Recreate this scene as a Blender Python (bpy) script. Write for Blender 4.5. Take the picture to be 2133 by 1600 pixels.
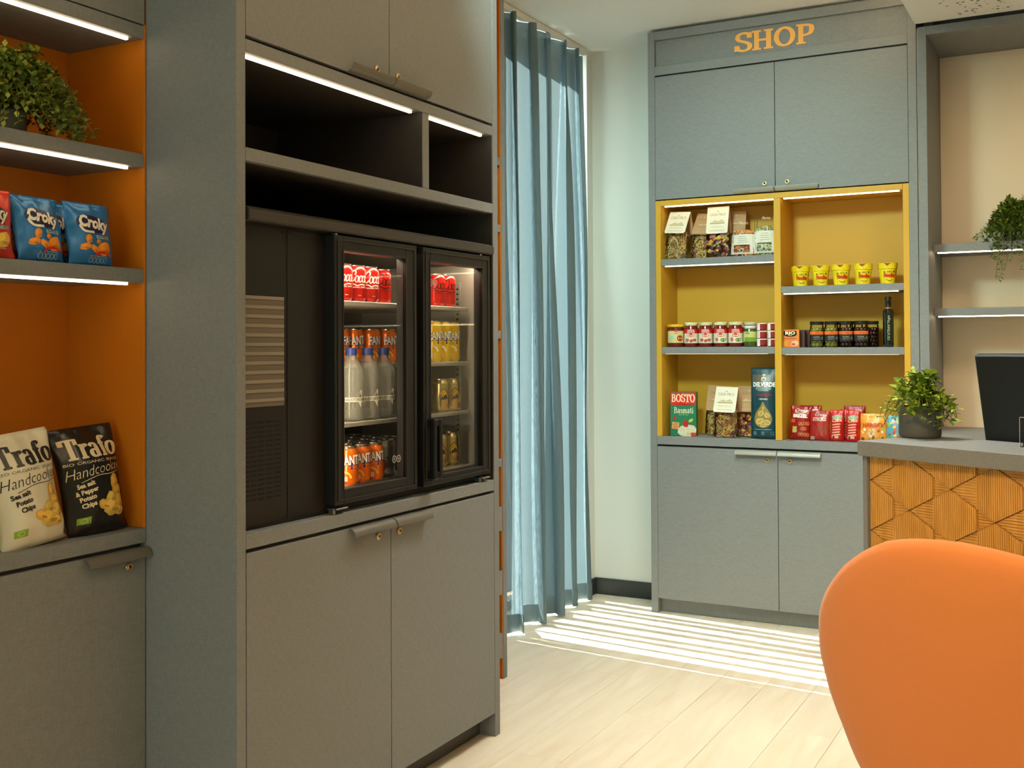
import bpy, bmesh, math, random
from mathutils import Vector, Matrix, noise
from mathutils.geometry import tessellate_polygon
rnd = random.Random(7)
PI = math.pi
for o in list(bpy.data.objects): bpy.data.objects.remove(o)
SC = bpy.context.scene
COL = SC.collection

# ------------------------------------------------------------------ camera
def make_camera():
    yaw, pit, rol = -0.493915661, 0.016452609, -0.00514429480
    f = Vector((math.sin(yaw)*math.cos(pit), math.cos(yaw)*math.cos(pit), math.sin(pit)))
    r = Vector((math.cos(yaw), -math.sin(yaw), 0)); u = r.cross(f)
    r2 = r*math.cos(rol) + u*math.sin(rol); u2 = -r*math.sin(rol) + u*math.cos(rol)
    cd = bpy.data.cameras.new('camera'); cam = bpy.data.objects.new('camera', cd); COL.objects.link(cam)
    m = Matrix(((r2.x, u2.x, -f.x), (r2.y, u2.y, -f.y), (r2.z, u2.z, -f.z))).to_4x4()
    m.translation = Vector((0, 0, 1.42)); cam.matrix_world = m
    cd.sensor_width = 36.0; cd.lens = 2278.1/2133*36.0
    cd.shift_y = -(800-685.36)/2133; cd.clip_start = 0.05
    SC.camera = cam
make_camera()

# ------------------------------------------------------------------ light
SC.view_settings.view_transform = 'Standard'
SC.view_settings.look = 'None'
SC.view_settings.gamma = 1.0
SC.view_settings.use_curve_mapping = False
SC.view_settings.exposure = 0.0
W = bpy.data.worlds.new('world'); SC.world = W; W.use_nodes = True
W.node_tree.nodes['Background'].inputs[0].default_value = (0.93, 0.98, 1.0, 1)
W.node_tree.nodes['Background'].inputs[1].default_value = 1.3
def sun(direction, strength, color, angle):
    l = bpy.data.lights.new('sun', 'SUN'); l.energy = strength; l.color = color; l.angle = angle
    o = bpy.data.objects.new('sun', l); COL.objects.link(o)
    o.rotation_euler = Vector(direction).to_track_quat('-Z', 'Y').to_euler(); o.location = (-6, 6, 6)
sun((1.0, -0.095, -0.90), 210.0, (1.0, 0.97, 0.88), 0.006)
def area(name, loc, direction, sx, sy, power, color, spread=PI):
    l = bpy.data.lights.new(name, 'AREA'); l.shape = 'RECTANGLE'; l.size = sx; l.size_y = sy
    l.energy = power; l.color = color; l.spread = spread
    o = bpy.data.objects.new(name, l); COL.objects.link(o); o.location = loc
    o.rotation_euler = Vector(direction).to_track_quat('-Z', 'Y').to_euler()
    return o
# daylight through the curtained window and through the shop front behind the camera
area('window_daylight', (-2.80, 5.17, 1.58), (1, 0, 0), 0.95, 2.9, 72, (0.76, 1.0, 0.98))
area('front_window_daylight', (-1.3, -2.95, 1.35), (0, 1, 0), 2.2, 2.3, 32, (0.66, 1.0, 0.86))
WARM = (1.0, 0.67, 0.33); NEUTRAL = (0.92, 1.0, 0.94)
# added ceiling fill lamps, out of view: x, y, watts, colour
FILL_CEIL_LIGHTS = [(-0.40, 2.35, 4.5, WARM), (-0.85, 0.5, 5, WARM), (1.1, 1.6, 3, WARM), (1.6, 3.6, 6, WARM), (-1.12, 4.05, 25, NEUTRAL), (1.2, -0.8, 3, WARM)]
# added fill spotlights, out of view: position, aim, cone, watts, colour
FILL_SPOTS = [((-0.95, 1.0, 3.02), (-0.25, 3.3, 0.9), 62, 260, (1.0, 0.74, 0.42), 'desk'),
         ((-1.60, 3.0, 3.02), (-1.60, 5.52, 1.75), 72, 285, (0.66, 1.0, 0.93), 'shop cabinet'),
         ((0.25, 4.2, 2.85), (0.05, 6.0, 1.7), 84, 95, (1.0, 0.78, 0.50), 'wall niche')]
def spot(name, loc, aim, deg, power, color):
    l = bpy.data.lights.new(name, 'SPOT'); l.energy = power; l.color = color; l.spot_size = math.radians(deg); l.spot_blend = 1.0; l.shadow_soft_size = 0.22
    o = bpy.data.objects.new(name, l); COL.objects.link(o); o.location = loc
    o.rotation_euler = (Vector(aim)-Vector(loc)).to_track_quat('-Z', 'Y').to_euler()

# ------------------------------------------------------------------ colour + materials
def s2l(c):
    return tuple((x/255/12.92 if x/255 <= 0.04045 else ((x/255+0.055)/1.055)**2.4) for x in c[:3]) + (1.0,)
MATS = {}
def mat(name, col=None, rough=0.5, metal=0.0, spec=0.5, coat=0.0, emit=None, es=0.0, attr=False, trans=0.0, bump=None, sheen=0.0):
    if name in MATS: return MATS[name]
    m = bpy.data.materials.new(name); m.use_nodes = True; MATS[name] = m
    nt = m.node_tree; b = nt.nodes['Principled BSDF']
    if col is not None: b.inputs['Base Color'].default_value = s2l(col)
    b.inputs['Roughness'].default_value = rough; b.inputs['Metallic'].default_value = metal
    b.inputs['Specular IOR Level'].default_value = spec; b.inputs['Coat Weight'].default_value = coat
    b.inputs['Sheen Weight'].default_value = sheen
    if emit:
        b.inputs['Emission Color'].default_value = emit + (1,); b.inputs['Emission Strength'].default_value = es
    if attr:
        a = nt.nodes.new('ShaderNodeAttribute'); a.attribute_name = 'Col'
        nt.links.new(a.outputs['Color'], b.inputs['Base Color'])
    if bump:
        scale, strength, dist = bump
        tc = nt.nodes.new('ShaderNodeTexCoord'); n = nt.nodes.new('ShaderNodeTexNoise')
        n.inputs['Scale'].default_value = scale; n.inputs['Detail'].default_value = 4
        bp = nt.nodes.new('ShaderNodeBump'); bp.inputs['Strength'].default_value = strength; bp.inputs['Distance'].default_value = dist
        nt.links.new(tc.outputs['Object'], n.inputs['Vector']); nt.links.new(n.outputs['Fac'], bp.inputs['Height'])
        nt.links.new(bp.outputs['Normal'], b.inputs['Normal'])
    return m
def linen(name, c1, c2, rough=0.55):
    """woven laminate: fine crossed threads"""
    m = mat(name, c1, rough, spec=0.35); nt = m.node_tree; b = nt.nodes['Principled BSDF']
    tc = nt.nodes.new('ShaderNodeTexCoord')
    outs = []
    for sc in ((700, 700, 50), (50, 50, 700)):
        mp = nt.nodes.new('ShaderNodeMapping'); mp.inputs['Scale'].default_value = sc
        n = nt.nodes.new('ShaderNodeTexNoise'); n.inputs['Scale'].default_value = 1.0; n.inputs['Detail'].default_value = 2
        nt.links.new(tc.outputs['Object'], mp.inputs['Vector']); nt.links.new(mp.outputs['Vector'], n.inputs['Vector']); outs.append(n)
    ad = nt.nodes.new('ShaderNodeMath'); ad.operation = 'ADD'
    nt.links.new(outs[0].outputs['Fac'], ad.inputs[0]); nt.links.new(outs[1].outputs['Fac'], ad.inputs[1])
    rp = nt.nodes.new('ShaderNodeValToRGB'); rp.color_ramp.elements[0].position = 0.38; rp.color_ramp.elements[1].position = 0.62
    rp.color_ramp.elements[0].color = s2l(c2); rp.color_ramp.elements[1].color = s2l(c1)
    hf = nt.nodes.new('ShaderNodeMath'); hf.operation = 'MULTIPLY'; hf.inputs[1].default_value = 0.5
    nt.links.new(ad.outputs[0], hf.inputs[0]); nt.links.new(hf.outputs[0], rp.inputs['Fac'])
    nt.links.new(rp.outputs['Color'], b.inputs['Base Color'])
    bp = nt.nodes.new('ShaderNodeBump'); bp.inputs['Strength'].default_value = 0.15; bp.inputs['Distance'].default_value = 0.001
    nt.links.new(hf.outputs[0], bp.inputs['Height']); nt.links.new(bp.outputs['Normal'], b.inputs['Normal'])
    return m
def clear(name, tint=(1, 1, 1), gloss=0.12, rough=0.03, thick=0.0):
    """thin clear sheet: transparent with a fresnel sheen"""
    m = bpy.data.materials.new(name); MATS[name] = m; m.use_nodes = True; nt = m.node_tree
    nt.nodes.remove(nt.nodes['Principled BSDF']); out = nt.nodes['Material Output']
    t = nt.nodes.new('ShaderNodeBsdfTransparent'); t.inputs[0].default_value = tint + (1,)
    g = nt.nodes.new('ShaderNodeBsdfGlossy'); g.inputs['Roughness'].default_value = rough
    lw = nt.nodes.new('ShaderNodeLayerWeight'); lw.inputs['Blend'].default_value = gloss
    mx = nt.nodes.new('ShaderNodeMixShader')
    nt.links.new(lw.outputs['Fresnel'], mx.inputs[0]); nt.links.new(t.outputs[0], mx.inputs[1]); nt.links.new(g.outputs[0], mx.inputs[2])
    nt.links.new(mx.outputs[0], out.inputs['Surface'])
    return m
def sheer(name, col, alpha, transl=0.5):
    m = bpy.data.materials.new(name); MATS[name] = m; m.use_nodes = True; nt = m.node_tree
    nt.nodes.remove(nt.nodes['Principled BSDF']); out = nt.nodes['Material Output']
    t = nt.nodes.new('ShaderNodeBsdfTransparent'); t.inputs[0].default_value = (0.92, 0.97, 1.0, 1)
    d = nt.nodes.new('ShaderNodeBsdfDiffuse'); d.inputs[0].default_value = s2l(col)
    tl = nt.nodes.new('ShaderNodeBsdfTranslucent'); tl.inputs[0].default_value = s2l(col)
    m1 = nt.nodes.new('ShaderNodeMixShader'); m1.inputs[0].default_value = transl
    m2 = nt.nodes.new('ShaderNodeMixShader')
    tc = nt.nodes.new('ShaderNodeTexCoord'); mp = nt.nodes.new('ShaderNodeMapping'); mp.inputs['Scale'].default_value = (300, 300, 40)
    n = nt.nodes.new('ShaderNodeTexNoise'); n.inputs['Scale'].default_value = 1
    mr = nt.nodes.new('ShaderNodeMapRange'); mr.inputs['From Min'].default_value = 0.3; mr.inputs['From Max'].default_value = 0.7
    mr.inputs['To Min'].default_value = alpha-0.04; mr.inputs['To Max'].default_value = alpha+0.04
    nt.links.new(tc.outputs['Object'], mp.inputs['Vector']); nt.links.new(mp.outputs[0], n.inputs['Vector'])
    nt.links.new(n.outputs['Fac'], mr.inputs['Value']); nt.links.new(mr.outputs[0], m2.inputs[0])
    nt.links.new(d.outputs[0], m1.inputs[1]); nt.links.new(tl.outputs[0], m1.inputs[2])
    nt.links.new(t.outputs[0], m2.inputs[1]); nt.links.new(m1.outputs[0], m2.inputs[2])
    nt.links.new(m2.outputs[0], out.inputs['Surface'])
    return m
def wood(name, c1, c2, scale, rough=0.45, bump=0.05):
    m = mat(name, c1, rough, spec=0.4); nt = m.node_tree; b = nt.nodes['Principled BSDF']
    tc = nt.nodes.new('ShaderNodeTexCoord'); mp = nt.nodes.new('ShaderNodeMapping'); mp.inputs['Scale'].default_value = scale
    oi = nt.nodes.new('ShaderNodeObjectInfo'); cb = nt.nodes.new('ShaderNodeCombineXYZ')
    ml = nt.nodes.new('ShaderNodeMath'); ml.operation = 'MULTIPLY'; ml.inputs[1].default_value = 37.0
    nt.links.new(oi.outputs['Random'], ml.inputs[0]); nt.links.new(ml.outputs[0], cb.inputs[0]); nt.links.new(ml.outputs[0], cb.inputs[1])
    nt.links.new(cb.outputs[0], mp.inputs['Location']); nt.links.new(tc.outputs['Object'], mp.inputs['Vector'])
    n = nt.nodes.new('ShaderNodeTexNoise'); n.inputs['Scale'].default_value = 1; n.inputs['Detail'].default_value = 6; n.inputs['Distortion'].default_value = 0.6
    nt.links.new(mp.outputs[0], n.inputs['Vector'])
    rp = nt.nodes.new('ShaderNodeValToRGB'); rp.color_ramp.elements[0].position = 0.3; rp.color_ramp.elements[1].position = 0.7
    rp.color_ramp.elements[0].color = s2l(c2); rp.color_ramp.elements[1].color = s2l(c1)
    nt.links.new(n.outputs['Fac'], rp.inputs['Fac']); nt.links.new(rp.outputs['Color'], b.inputs['Base Color'])
    bp = nt.nodes.new('ShaderNodeBump'); bp.inputs['Strength'].default_value = bump; bp.inputs['Distance'].default_value = 0.002
    nt.links.new(n.outputs['Fac'], bp.inputs['Height']); nt.links.new(bp.outputs['Normal'], b.inputs['Normal'])
    return m

GREY = linen('grey_linen_laminate', (136, 137, 136), (121, 122, 120))
GREY_IN = mat('dark_grey_interior', (78, 74, 68), 0.6)
ORANGE = mat('orange_laminate', (198, 110, 14), 0.5, spec=0.3)
YELLOW = mat('yellow_laminate', (210, 160, 48), 0.5, spec=0.3)
WHITE = mat('white_paint', (226, 224, 214), 0.8, spec=0.2, bump=(60, 0.03, 0.002))
CEILM = mat('ceiling_paint', (248, 246, 238), 0.85, spec=0.2, bump=(40, 0.03, 0.002))
BEIGE = mat('beige_panel', (222, 202, 172), 0.7, spec=0.3)
SKIRT = mat('black_skirting', (40, 44, 44), 0.5)
FLOORM = wood('pale_oak_plank', (240, 226, 204), (228, 208, 180), (14, 1.6, 4), 0.38)
OAK = wood('golden_oak_tile', (226, 174, 90), (206, 152, 68), (30, 30, 6), 0.5, 0.1)
BLACK = mat('black_steel', (27, 25, 23), 0.45, spec=0.4)
BLACK2 = mat('black_plastic', (14, 14, 14), 0.35)
DARKM = mat('charcoal_monitor', (20, 26, 30), 0.55)
METAL = mat('satin_metal', (190, 186, 176), 0.3, metal=1.0)
BRASS = mat('satin_brass', (214, 190, 140), 0.28, metal=1.0)
BRONZE = mat('taupe_pull_metal', (118, 112, 100), 0.4, metal=0.3)
PALEPULL = mat('pale_pull_metal', (160, 158, 148), 0.4, metal=0.3)
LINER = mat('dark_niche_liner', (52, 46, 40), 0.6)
FRIDGE_IN = mat('fridge_inner_steel', (170, 164, 152), 0.4, metal=0.35)
FRIDGE_BACK = mat('fridge_back_panel', (70, 62, 54), 0.5)
LED = mat('led_strip', (255, 240, 210), 0.5, emit=(1.0, 0.78, 0.50), es=7.5)
LED3 = mat('cove_led', (255, 240, 210), 0.5, emit=(1.0, 0.72, 0.42), es=38.0)
LED5 = mat('shop_led', (255, 240, 210), 0.5, emit=(1.0, 0.80, 0.52), es=4.2)
LED4 = mat('niche_led', (255, 240, 210), 0.5, emit=(1.0, 0.78, 0.50), es=15.0)
LED2 = mat('fridge_led', (255, 240, 210), 0.5, emit=(1.0, 0.82, 0.58), es=58.0)
LAMP = mat('fill_lamp_diffuser', (255, 245, 225), 0.5, emit=(1.0, 0.80, 0.55), es=3.0)
PRINT = mat('printed_gloss', rough=0.35, attr=True)
PRINTM = mat('printed_matte', rough=0.65, attr=True, spec=0.3)
LEAF = mat('leaf', rough=0.5, attr=True, spec=0.4)
CHAIRM = mat('orange_upholstery', (214, 126, 62), 0.85, spec=0.2, sheen=0.3, bump=(900, 0.25, 0.001))
GLASS = clear('clear_glass', (0.96, 0.97, 0.96), 0.10)
FILM = clear('clear_film', (1, 1, 1), 0.16, 0.12)
PET = clear('clear_pet', (0.97, 0.98, 0.97), 0.30, 0.08)
def milky(m, fac, col):
    nt = m.node_tree; out = nt.nodes['Material Output']; src = out.inputs['Surface'].links[0].from_socket
    p = nt.nodes.new('ShaderNodeBsdfPrincipled'); p.inputs['Base Color'].default_value = s2l(col); p.inputs['Roughness'].default_value = 0.25
    mx = nt.nodes.new('ShaderNodeMixShader'); mx.inputs[0].default_value = fac
    nt.links.new(src, mx.inputs[1]); nt.links.new(p.outputs[0], mx.inputs[2]); nt.links.new(mx.outputs[0], out.inputs['Surface'])
milky(PET, 0.24, (214, 212, 200))
ACRYL = clear('clear_acrylic', (0.97, 0.97, 0.97), 0.2)
CURTAIN = sheer('blue_sheer_fabric', (108, 126, 132), 0.945, 0.04)
POTM = mat('grey_pot', (92, 90, 80), 0.55)
SOIL = mat('dark_soil', (38, 28, 20), 0.9)
LETTER = mat('orange_sign_letter', (255, 178, 76), 0.5)
ALU = mat('window_frame_metal', (96, 100, 102), 0.4, metal=0.6)

# ------------------------------------------------------------------ mesh helpers
def new_obj(name, me, m=None, parent=None):
    o = bpy.data.objects.new(name, me); COL.objects.link(o)
    if m is not None and me is not None and len(me.materials) == 0: me.materials.append(m)
    if parent is not None: o.parent = parent
    return o
def from_bm(name, bm, smooth=False):
    me = bpy.data.meshes.new(name); bm.to_mesh(me); bm.free()
    if smooth:
        for p in me.polygons: p.use_smooth = True
    return me
def box_bm(bm, x0, x1, y0, y1, z0, z1, bev=0.0):
    vs = [bm.verts.new((x, y, z)) for z in (z0, z1) for (x, y) in ((x0, y0), (x1, y0), (x1, y1), (x0, y1))]
    fs = [(3, 2, 1, 0), (4, 5, 6, 7), (0, 1, 5, 4), (1, 2, 6, 5), (2, 3, 7, 6), (3, 0, 4, 7)]
    fc = [bm.faces.new([vs[i] for i in f]) for f in fs]
    if bev > 0:
        es = set(e for f in fc for e in f.edges)
        bmesh.ops.bevel(bm, geom=list(es), offset=bev, segments=1, affect='EDGES')
class Thing:
    def __init__(s, name, label=None, cat=None, loc=(0, 0, 0), rotz=0.0, rotx=0.0, group=None, kind=None):
        s.o = bpy.data.objects.new(name, None); COL.objects.link(s.o); s.loc = Vector(loc)
        s.o.empty_display_size = 0.05
        s.o.location = loc; s.o.rotation_euler = (rotx, 0, rotz)
        tag(s.o, label, cat, group, kind)
    def box(s, name, x0, x1, y0, y1, z0, z1, m, bev=0.001, parent=None, local=False):
        bm = bmesh.new(); L = Vector((0, 0, 0)) if local else s.loc
        box_bm(bm, x0-L.x, x1-L.x, y0-L.y, y1-L.y, z0-L.z, z1-L.z, bev)
        return new_obj(name, from_bm(name, bm), m, parent or s.o)
    def boxes(s, name, lst, m, bev=0.0, parent=None, local=False):
        bm = bmesh.new(); L = Vector((0, 0, 0)) if local else s.loc
        for (x0, x1, y0, y1, z0, z1) in lst: box_bm(bm, x0-L.x, x1-L.x, y0-L.y, y1-L.y, z0-L.z, z1-L.z, bev)
        return new_obj(name, from_bm(name, bm), m, parent or s.o)
    def mesh(s, name, me, m, parent=None):
        return new_obj(name, me, m, parent or s.o)
def tag(o, label=None, cat=None, group=None, kind=None):
    if label: o['label'] = label
    if cat: o['category'] = cat
    if group: o['group'] = group
    if kind: o['kind'] = kind
    return o
def copy_thing(t, label, loc, rotz=None, group=None, rotx=None):
    r = t.o.copy(); COL.objects.link(r); r.location = loc
    e = t.o.rotation_euler; r.rotation_euler = (e[0] if rotx is None else rotx, 0, e[2] if rotz is None else rotz)
    r['label'] = label
    if group: r['group'] = group
    for ch in list(t.o.children):
        c = ch.copy(); COL.objects.link(c); c.parent = r
        for g in ch.children:
            d = g.copy(); COL.objects.link(d); d.parent = c
    return r
def lathe(name, prof, seg=24, smooth=True, cap=True):
    bm = bmesh.new(); rings = []
    for (r, z) in prof:
        rings.append([bm.verts.new((r*math.cos(2*PI*i/seg), r*math.sin(2*PI*i/seg), z)) for i in range(seg)])
    for a, b in zip(rings, rings[1:]):
        for i in range(seg): bm.faces.new((a[i], a[(i+1) % seg], b[(i+1) % seg], b[i]))
    if cap:
        bm.faces.new(list(reversed(rings[0]))); bm.faces.new(rings[-1])
    me = from_bm(name, bm, smooth)
    return me
def autosmooth(me, ang=0.6):
    me.set_sharp_from_angle(angle=ang); return me
def tube_bm(bm, pts, r, seg=6):
    pts = [Vector(p) for p in pts]; rings = []
    for i, p in enumerate(pts):
        t = (pts[min(i+1, len(pts)-1)] - pts[max(i-1, 0)]).normalized()
        a = Vector((0, 0, 1)) if abs(t.z) < 0.9 else Vector((1, 0, 0))
        u = t.cross(a).normalized(); v = t.cross(u); rr = r[i] if isinstance(r, (list, tuple)) else r
        rings.append([bm.verts.new(p + (u*math.cos(2*PI*k/seg) + v*math.sin(2*PI*k/seg))*rr) for k in range(seg)])
    for a, b in zip(rings, rings[1:]):
        for k in range(seg): bm.faces.new((a[k], a[(k+1) % seg], b[(k+1) % seg], b[k]))
    bm.faces.new(rings[0]); bm.faces.new(list(reversed(rings[-1])))
def prism_me(name, pts, axis, a0, a1):
    """extrude a 2D polygon; axis 'y': pts=(x,z), axis 'x': pts=(y,z), axis 'z': pts=(x,y)"""
    bm = bmesh.new()
    def P(p, a): return {'y': (p[0], a, p[1]), 'x': (a, p[0], p[1]), 'z': (p[0], p[1], a)}[axis]
    A = [bm.verts.new(P(p, a0)) for p in pts]; B = [bm.verts.new(P(p, a1)) for p in pts]
    n = len(pts); bm.faces.new(A); bm.faces.new(list(reversed(B)))
    for i in range(n): bm.faces.new((A[i], B[i], B[(i+1) % n], A[(i+1) % n]))
    bmesh.ops.recalc_face_normals(bm, faces=bm.faces)
    return from_bm(name, bm)

# ------------------------------------------------------------------ 2D print helpers
def catmull(pts, n=5, closed=False):
    out = []; N = len(pts)
    rng = range(N if closed else N-1)
    for i in rng:
        g = (lambda k: pts[k % N]) if closed else (lambda k: pts[max(0, min(N-1, k))])
        p0, p1, p2, p3 = g(i-1), g(i), g(i+1), g(i+2)
        for k in range(n):
            t = k/n
            out.append(tuple(0.5*((2*p1[j]) + (-p0[j]+p2[j])*t + (2*p0[j]-5*p1[j]+4*p2[j]-p3[j])*t*t + (-p0[j]+3*p1[j]-3*p2[j]+p3[j])*t**3) for j in (0, 1)))
    if not closed: out.append(pts[-1])
    return out
def stroke(pts, wv, wh=None, closed=False):
    """broad-nib stroke -> quads; wv = thickness of vertical strokes, wh of horizontal ones"""
    wh = wv if wh is None else wh; N = len(pts); L = []; R = []
    for i in range(N):
        if closed: a, b = pts[(i-1) % N], pts[(i+1) % N]
        else: a, b = pts[max(i-1, 0)], pts[min(i+1, N-1)]
        dx, dy = b[0]-a[0], b[1]-a[1]; d = math.hypot(dx, dy) or 1; dx /= d; dy /= d
        w = math.sqrt((wv*dy)**2 + (wh*dx)**2)/2
        L.append((pts[i][0]-dy*w, pts[i][1]+dx*w)); R.append((pts[i][0]+dy*w, pts[i][1]-dx*w))
    M = N if closed else N-1
    return [[L[i], R[i], R[(i+1) % N], L[(i+1) % N]] for i in range(M)]
def rect(x0, x1, y0, y1, nx=1, ny=1):
    return [[(x0+(x1-x0)*i/nx, y0+(y1-y0)*j/ny), (x0+(x1-x0)*(i+1)/nx, y0+(y1-y0)*j/ny),
             (x0+(x1-x0)*(i+1)/nx, y0+(y1-y0)*(j+1)/ny), (x0+(x1-x0)*i/nx, y0+(y1-y0)*(j+1)/ny)] for i in range(nx) for j in range(ny)]
def ell(cx, cy, rx, ry, n=14, rot=0.0, wob=0.0, seed=0):
    rr = random.Random(seed); c, s = math.cos(rot), math.sin(rot); pts = []
    for i in range(n):
        k = 1+wob*(rr.random()-0.5); a = 2*PI*i/n; x, y = rx*k*math.cos(a), ry*k*math.sin(a)
        pts.append((cx+x*c-y*s, cy+x*s+y*c))
    return [[(cx, cy), pts[i], pts[(i+1) % n]] for i in range(n)]
def xf(faces, sx=1, sy=None, dx=0, dy=0, rot=0.0, shear=0.0):
    sy = sx if sy is None else sy; c, s = math.cos(rot), math.sin(rot); out = []
    for f in faces:
        g = []
        for (x, y) in f:
            x = x+shear*y; x *= sx; y *= sy; g.append((dx+x*c-y*s, dy+x*s+y*c))
        out.append(g)
    return out
_tc = {}
def sans(txt, size=1.0, bold=0.0, shear=0.0, align='CENTER', res=2):
    """built-in font -> faces; cap height about 0.7*size, baseline at 0"""
    k = (txt, bold, shear, align)
    if k not in _tc:
        c = bpy.data.curves.new('t', 'FONT'); c.body = txt; c.size = 1.0; c.offset = bold; c.shear = shear
        c.align_x = align; c.resolution_u = res; c.fill_mode = 'FRONT'
        o = bpy.data.objects.new('t', c); COL.objects.link(o)
        me = bpy.data.meshes.new_from_object(o.evaluated_get(bpy.context.evaluated_depsgraph_get()))
        _tc[k] = [[(me.vertices[i].co.x, me.vertices[i].co.y) for i in p.vertices] for p in me.polygons]
        bpy.data.objects.remove(o); bpy.data.curves.remove(c); bpy.data.meshes.remove(me)
    return xf(_tc[k], size)
# serif / script strokes: (kind, points); 's' straight, 'c' smooth, 'o' closed smooth; 'f' slab serif centred at point with width
def circ(cx, cy, rx, ry, n=12): return [(cx+rx*math.cos(2*PI*i/n), cy+ry*math.sin(2*PI*i/n)) for i in range(n)]
SER = {
 'S': (0.70, [('c', [(0.60, 0.74), (0.55, 0.90), (0.36, 0.97), (0.16, 0.90), (0.10, 0.74), (0.17, 0.60), (0.36, 0.51), (0.54, 0.41), (0.62, 0.25), (0.54, 0.09), (0.34, 0.03), (0.14, 0.10), (0.08, 0.28)]), ('s', [(0.61, 0.68), (0.61, 0.97)]), ('s', [(0.07, 0.03), (0.07, 0.33)])]),
 'H': (0.92, [('s', [(0.20, 0), (0.20, 1)]), ('s', [(0.70, 0), (0.70, 1)]), ('s', [(0.20, 0.5), (0.70, 0.5)]), ('f', (0.20, 0.03, 0.38)), ('f', (0.20, 0.97, 0.38)), ('f', (0.70, 0.03, 0.38)), ('f', (0.70, 0.97, 0.38))]),
 'O': (0.90, [('o', circ(0.44, 0.5, 0.34, 0.46))]),
 'P': (0.78, [('s', [(0.20, 0), (0.20, 1)]), ('c', [(0.20, 0.95), (0.42, 0.95), (0.60, 0.88), (0.64, 0.71), (0.58, 0.52), (0.40, 0.44), (0.20, 0.44)]), ('f', (0.21, 0.03, 0.40)), ('f', (0.16, 0.97, 0.28))]),
 'B': (0.80, [('s', [(0.20, 0), (0.20, 1)]), ('c', [(0.20, 0.96), (0.42, 0.96), (0.56, 0.88), (0.56, 0.64), (0.42, 0.54), (0.20, 0.53)]), ('c', [(0.20, 0.53), (0.46, 0.52), (0.63, 0.42), (0.63, 0.15), (0.46, 0.04), (0.20, 0.04)]), ('f', (0.16, 0.03, 0.26)), ('f', (0.16, 0.97, 0.26))]),
 'T': (0.84, [('s', [(0.42, 0), (0.42, 1)]), ('s', [(0.06, 0.95), (0.78, 0.95)]), ('s', [(0.08, 0.98), (0.08, 0.70)]), ('s', [(0.76, 0.98), (0.76, 0.70)]), ('f', (0.42, 0.03, 0.44))]),
 'r': (0.56, [('s', [(0.20, 0), (0.20, 0.68)]), ('c', [(0.20, 0.45), (0.30, 0.62), (0.44, 0.66), (0.50, 0.56)]), ('f', (0.20, 0.03, 0.38)), ('f', (0.13, 0.66, 0.2))]),
 'a': (0.66, [('c', [(0.12, 0.54), (0.24, 0.66), (0.40, 0.64), (0.47, 0.50), (0.47, 0.12), (0.58, 0.04)]), ('o', circ(0.28, 0.19, 0.17, 0.17, 10))]),
 'f': (0.46, [('c', [(0.50, 0.86), (0.42, 0.97), (0.28, 0.94), (0.21, 0.78), (0.20, 0.4), (0.20, 0.0)]), ('s', [(0.04, 0.63), (0.42, 0.63)]), ('f', (0.20, 0.03, 0.38))]),
 'o': (0.68, [('o', circ(0.33, 0.34, 0.24, 0.30))]),
 's': (0.52, [('c', [(0.40, 0.50), (0.34, 0.62), (0.20, 0.62), (0.12, 0.50), (0.22, 0.38), (0.36, 0.29), (0.42, 0.16), (0.32, 0.05), (0.16, 0.05), (0.08, 0.18)])]),
 'm': (1.06, [('s', [(0.18, 0), (0.18, 0.66)]), ('c', [(0.18, 0.45), (0.30, 0.62), (0.46, 0.6), (0.52, 0.45), (0.52, 0.0)]), ('c', [(0.52, 0.45), (0.64, 0.62), (0.80, 0.6), (0.86, 0.45), (0.86, 0.0)]), ('f', (0.18, 0.03, 0.30)), ('f', (0.52, 0.03, 0.28)), ('f', (0.86, 0.03, 0.30))]),
 't': (0.44, [('c', [(0.20, 0.90), (0.20, 0.5), (0.20, 0.14), (0.28, 0.04), (0.40, 0.10)]), ('s', [(0.04, 0.63), (0.38, 0.63)])]),
 'i': (0.36, [('s', [(0.18, 0), (0.18, 0.66)]), ('f', (0.18, 0.03, 0.30)), ('s', [(0.18, 0.80), (0.18, 0.94)])]),
}
def serif(txt, wv=0.2, wh=0.09, ser=0.08):
    out = []; x = 0
    for ch in txt:
        if ch == ' ': x += 0.35; continue
        adv, st = SER[ch]
        for k, p in st:
            if k == 's': f = stroke(p, wv, wh)
            elif k == 'c': f = stroke(catmull(p), wv, wh)
            elif k == 'o': f = stroke(catmull(p, 4, True), wv, wh, True)
            else: f = rect(p[0]-p[2]/2, p[0]+p[2]/2, p[1]-ser/2, p[1]+ser/2)
            out += xf(f, 1, 1, x, 0)
        x += adv
    return xf(out, 1, 1, -x/2, 0), x
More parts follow.
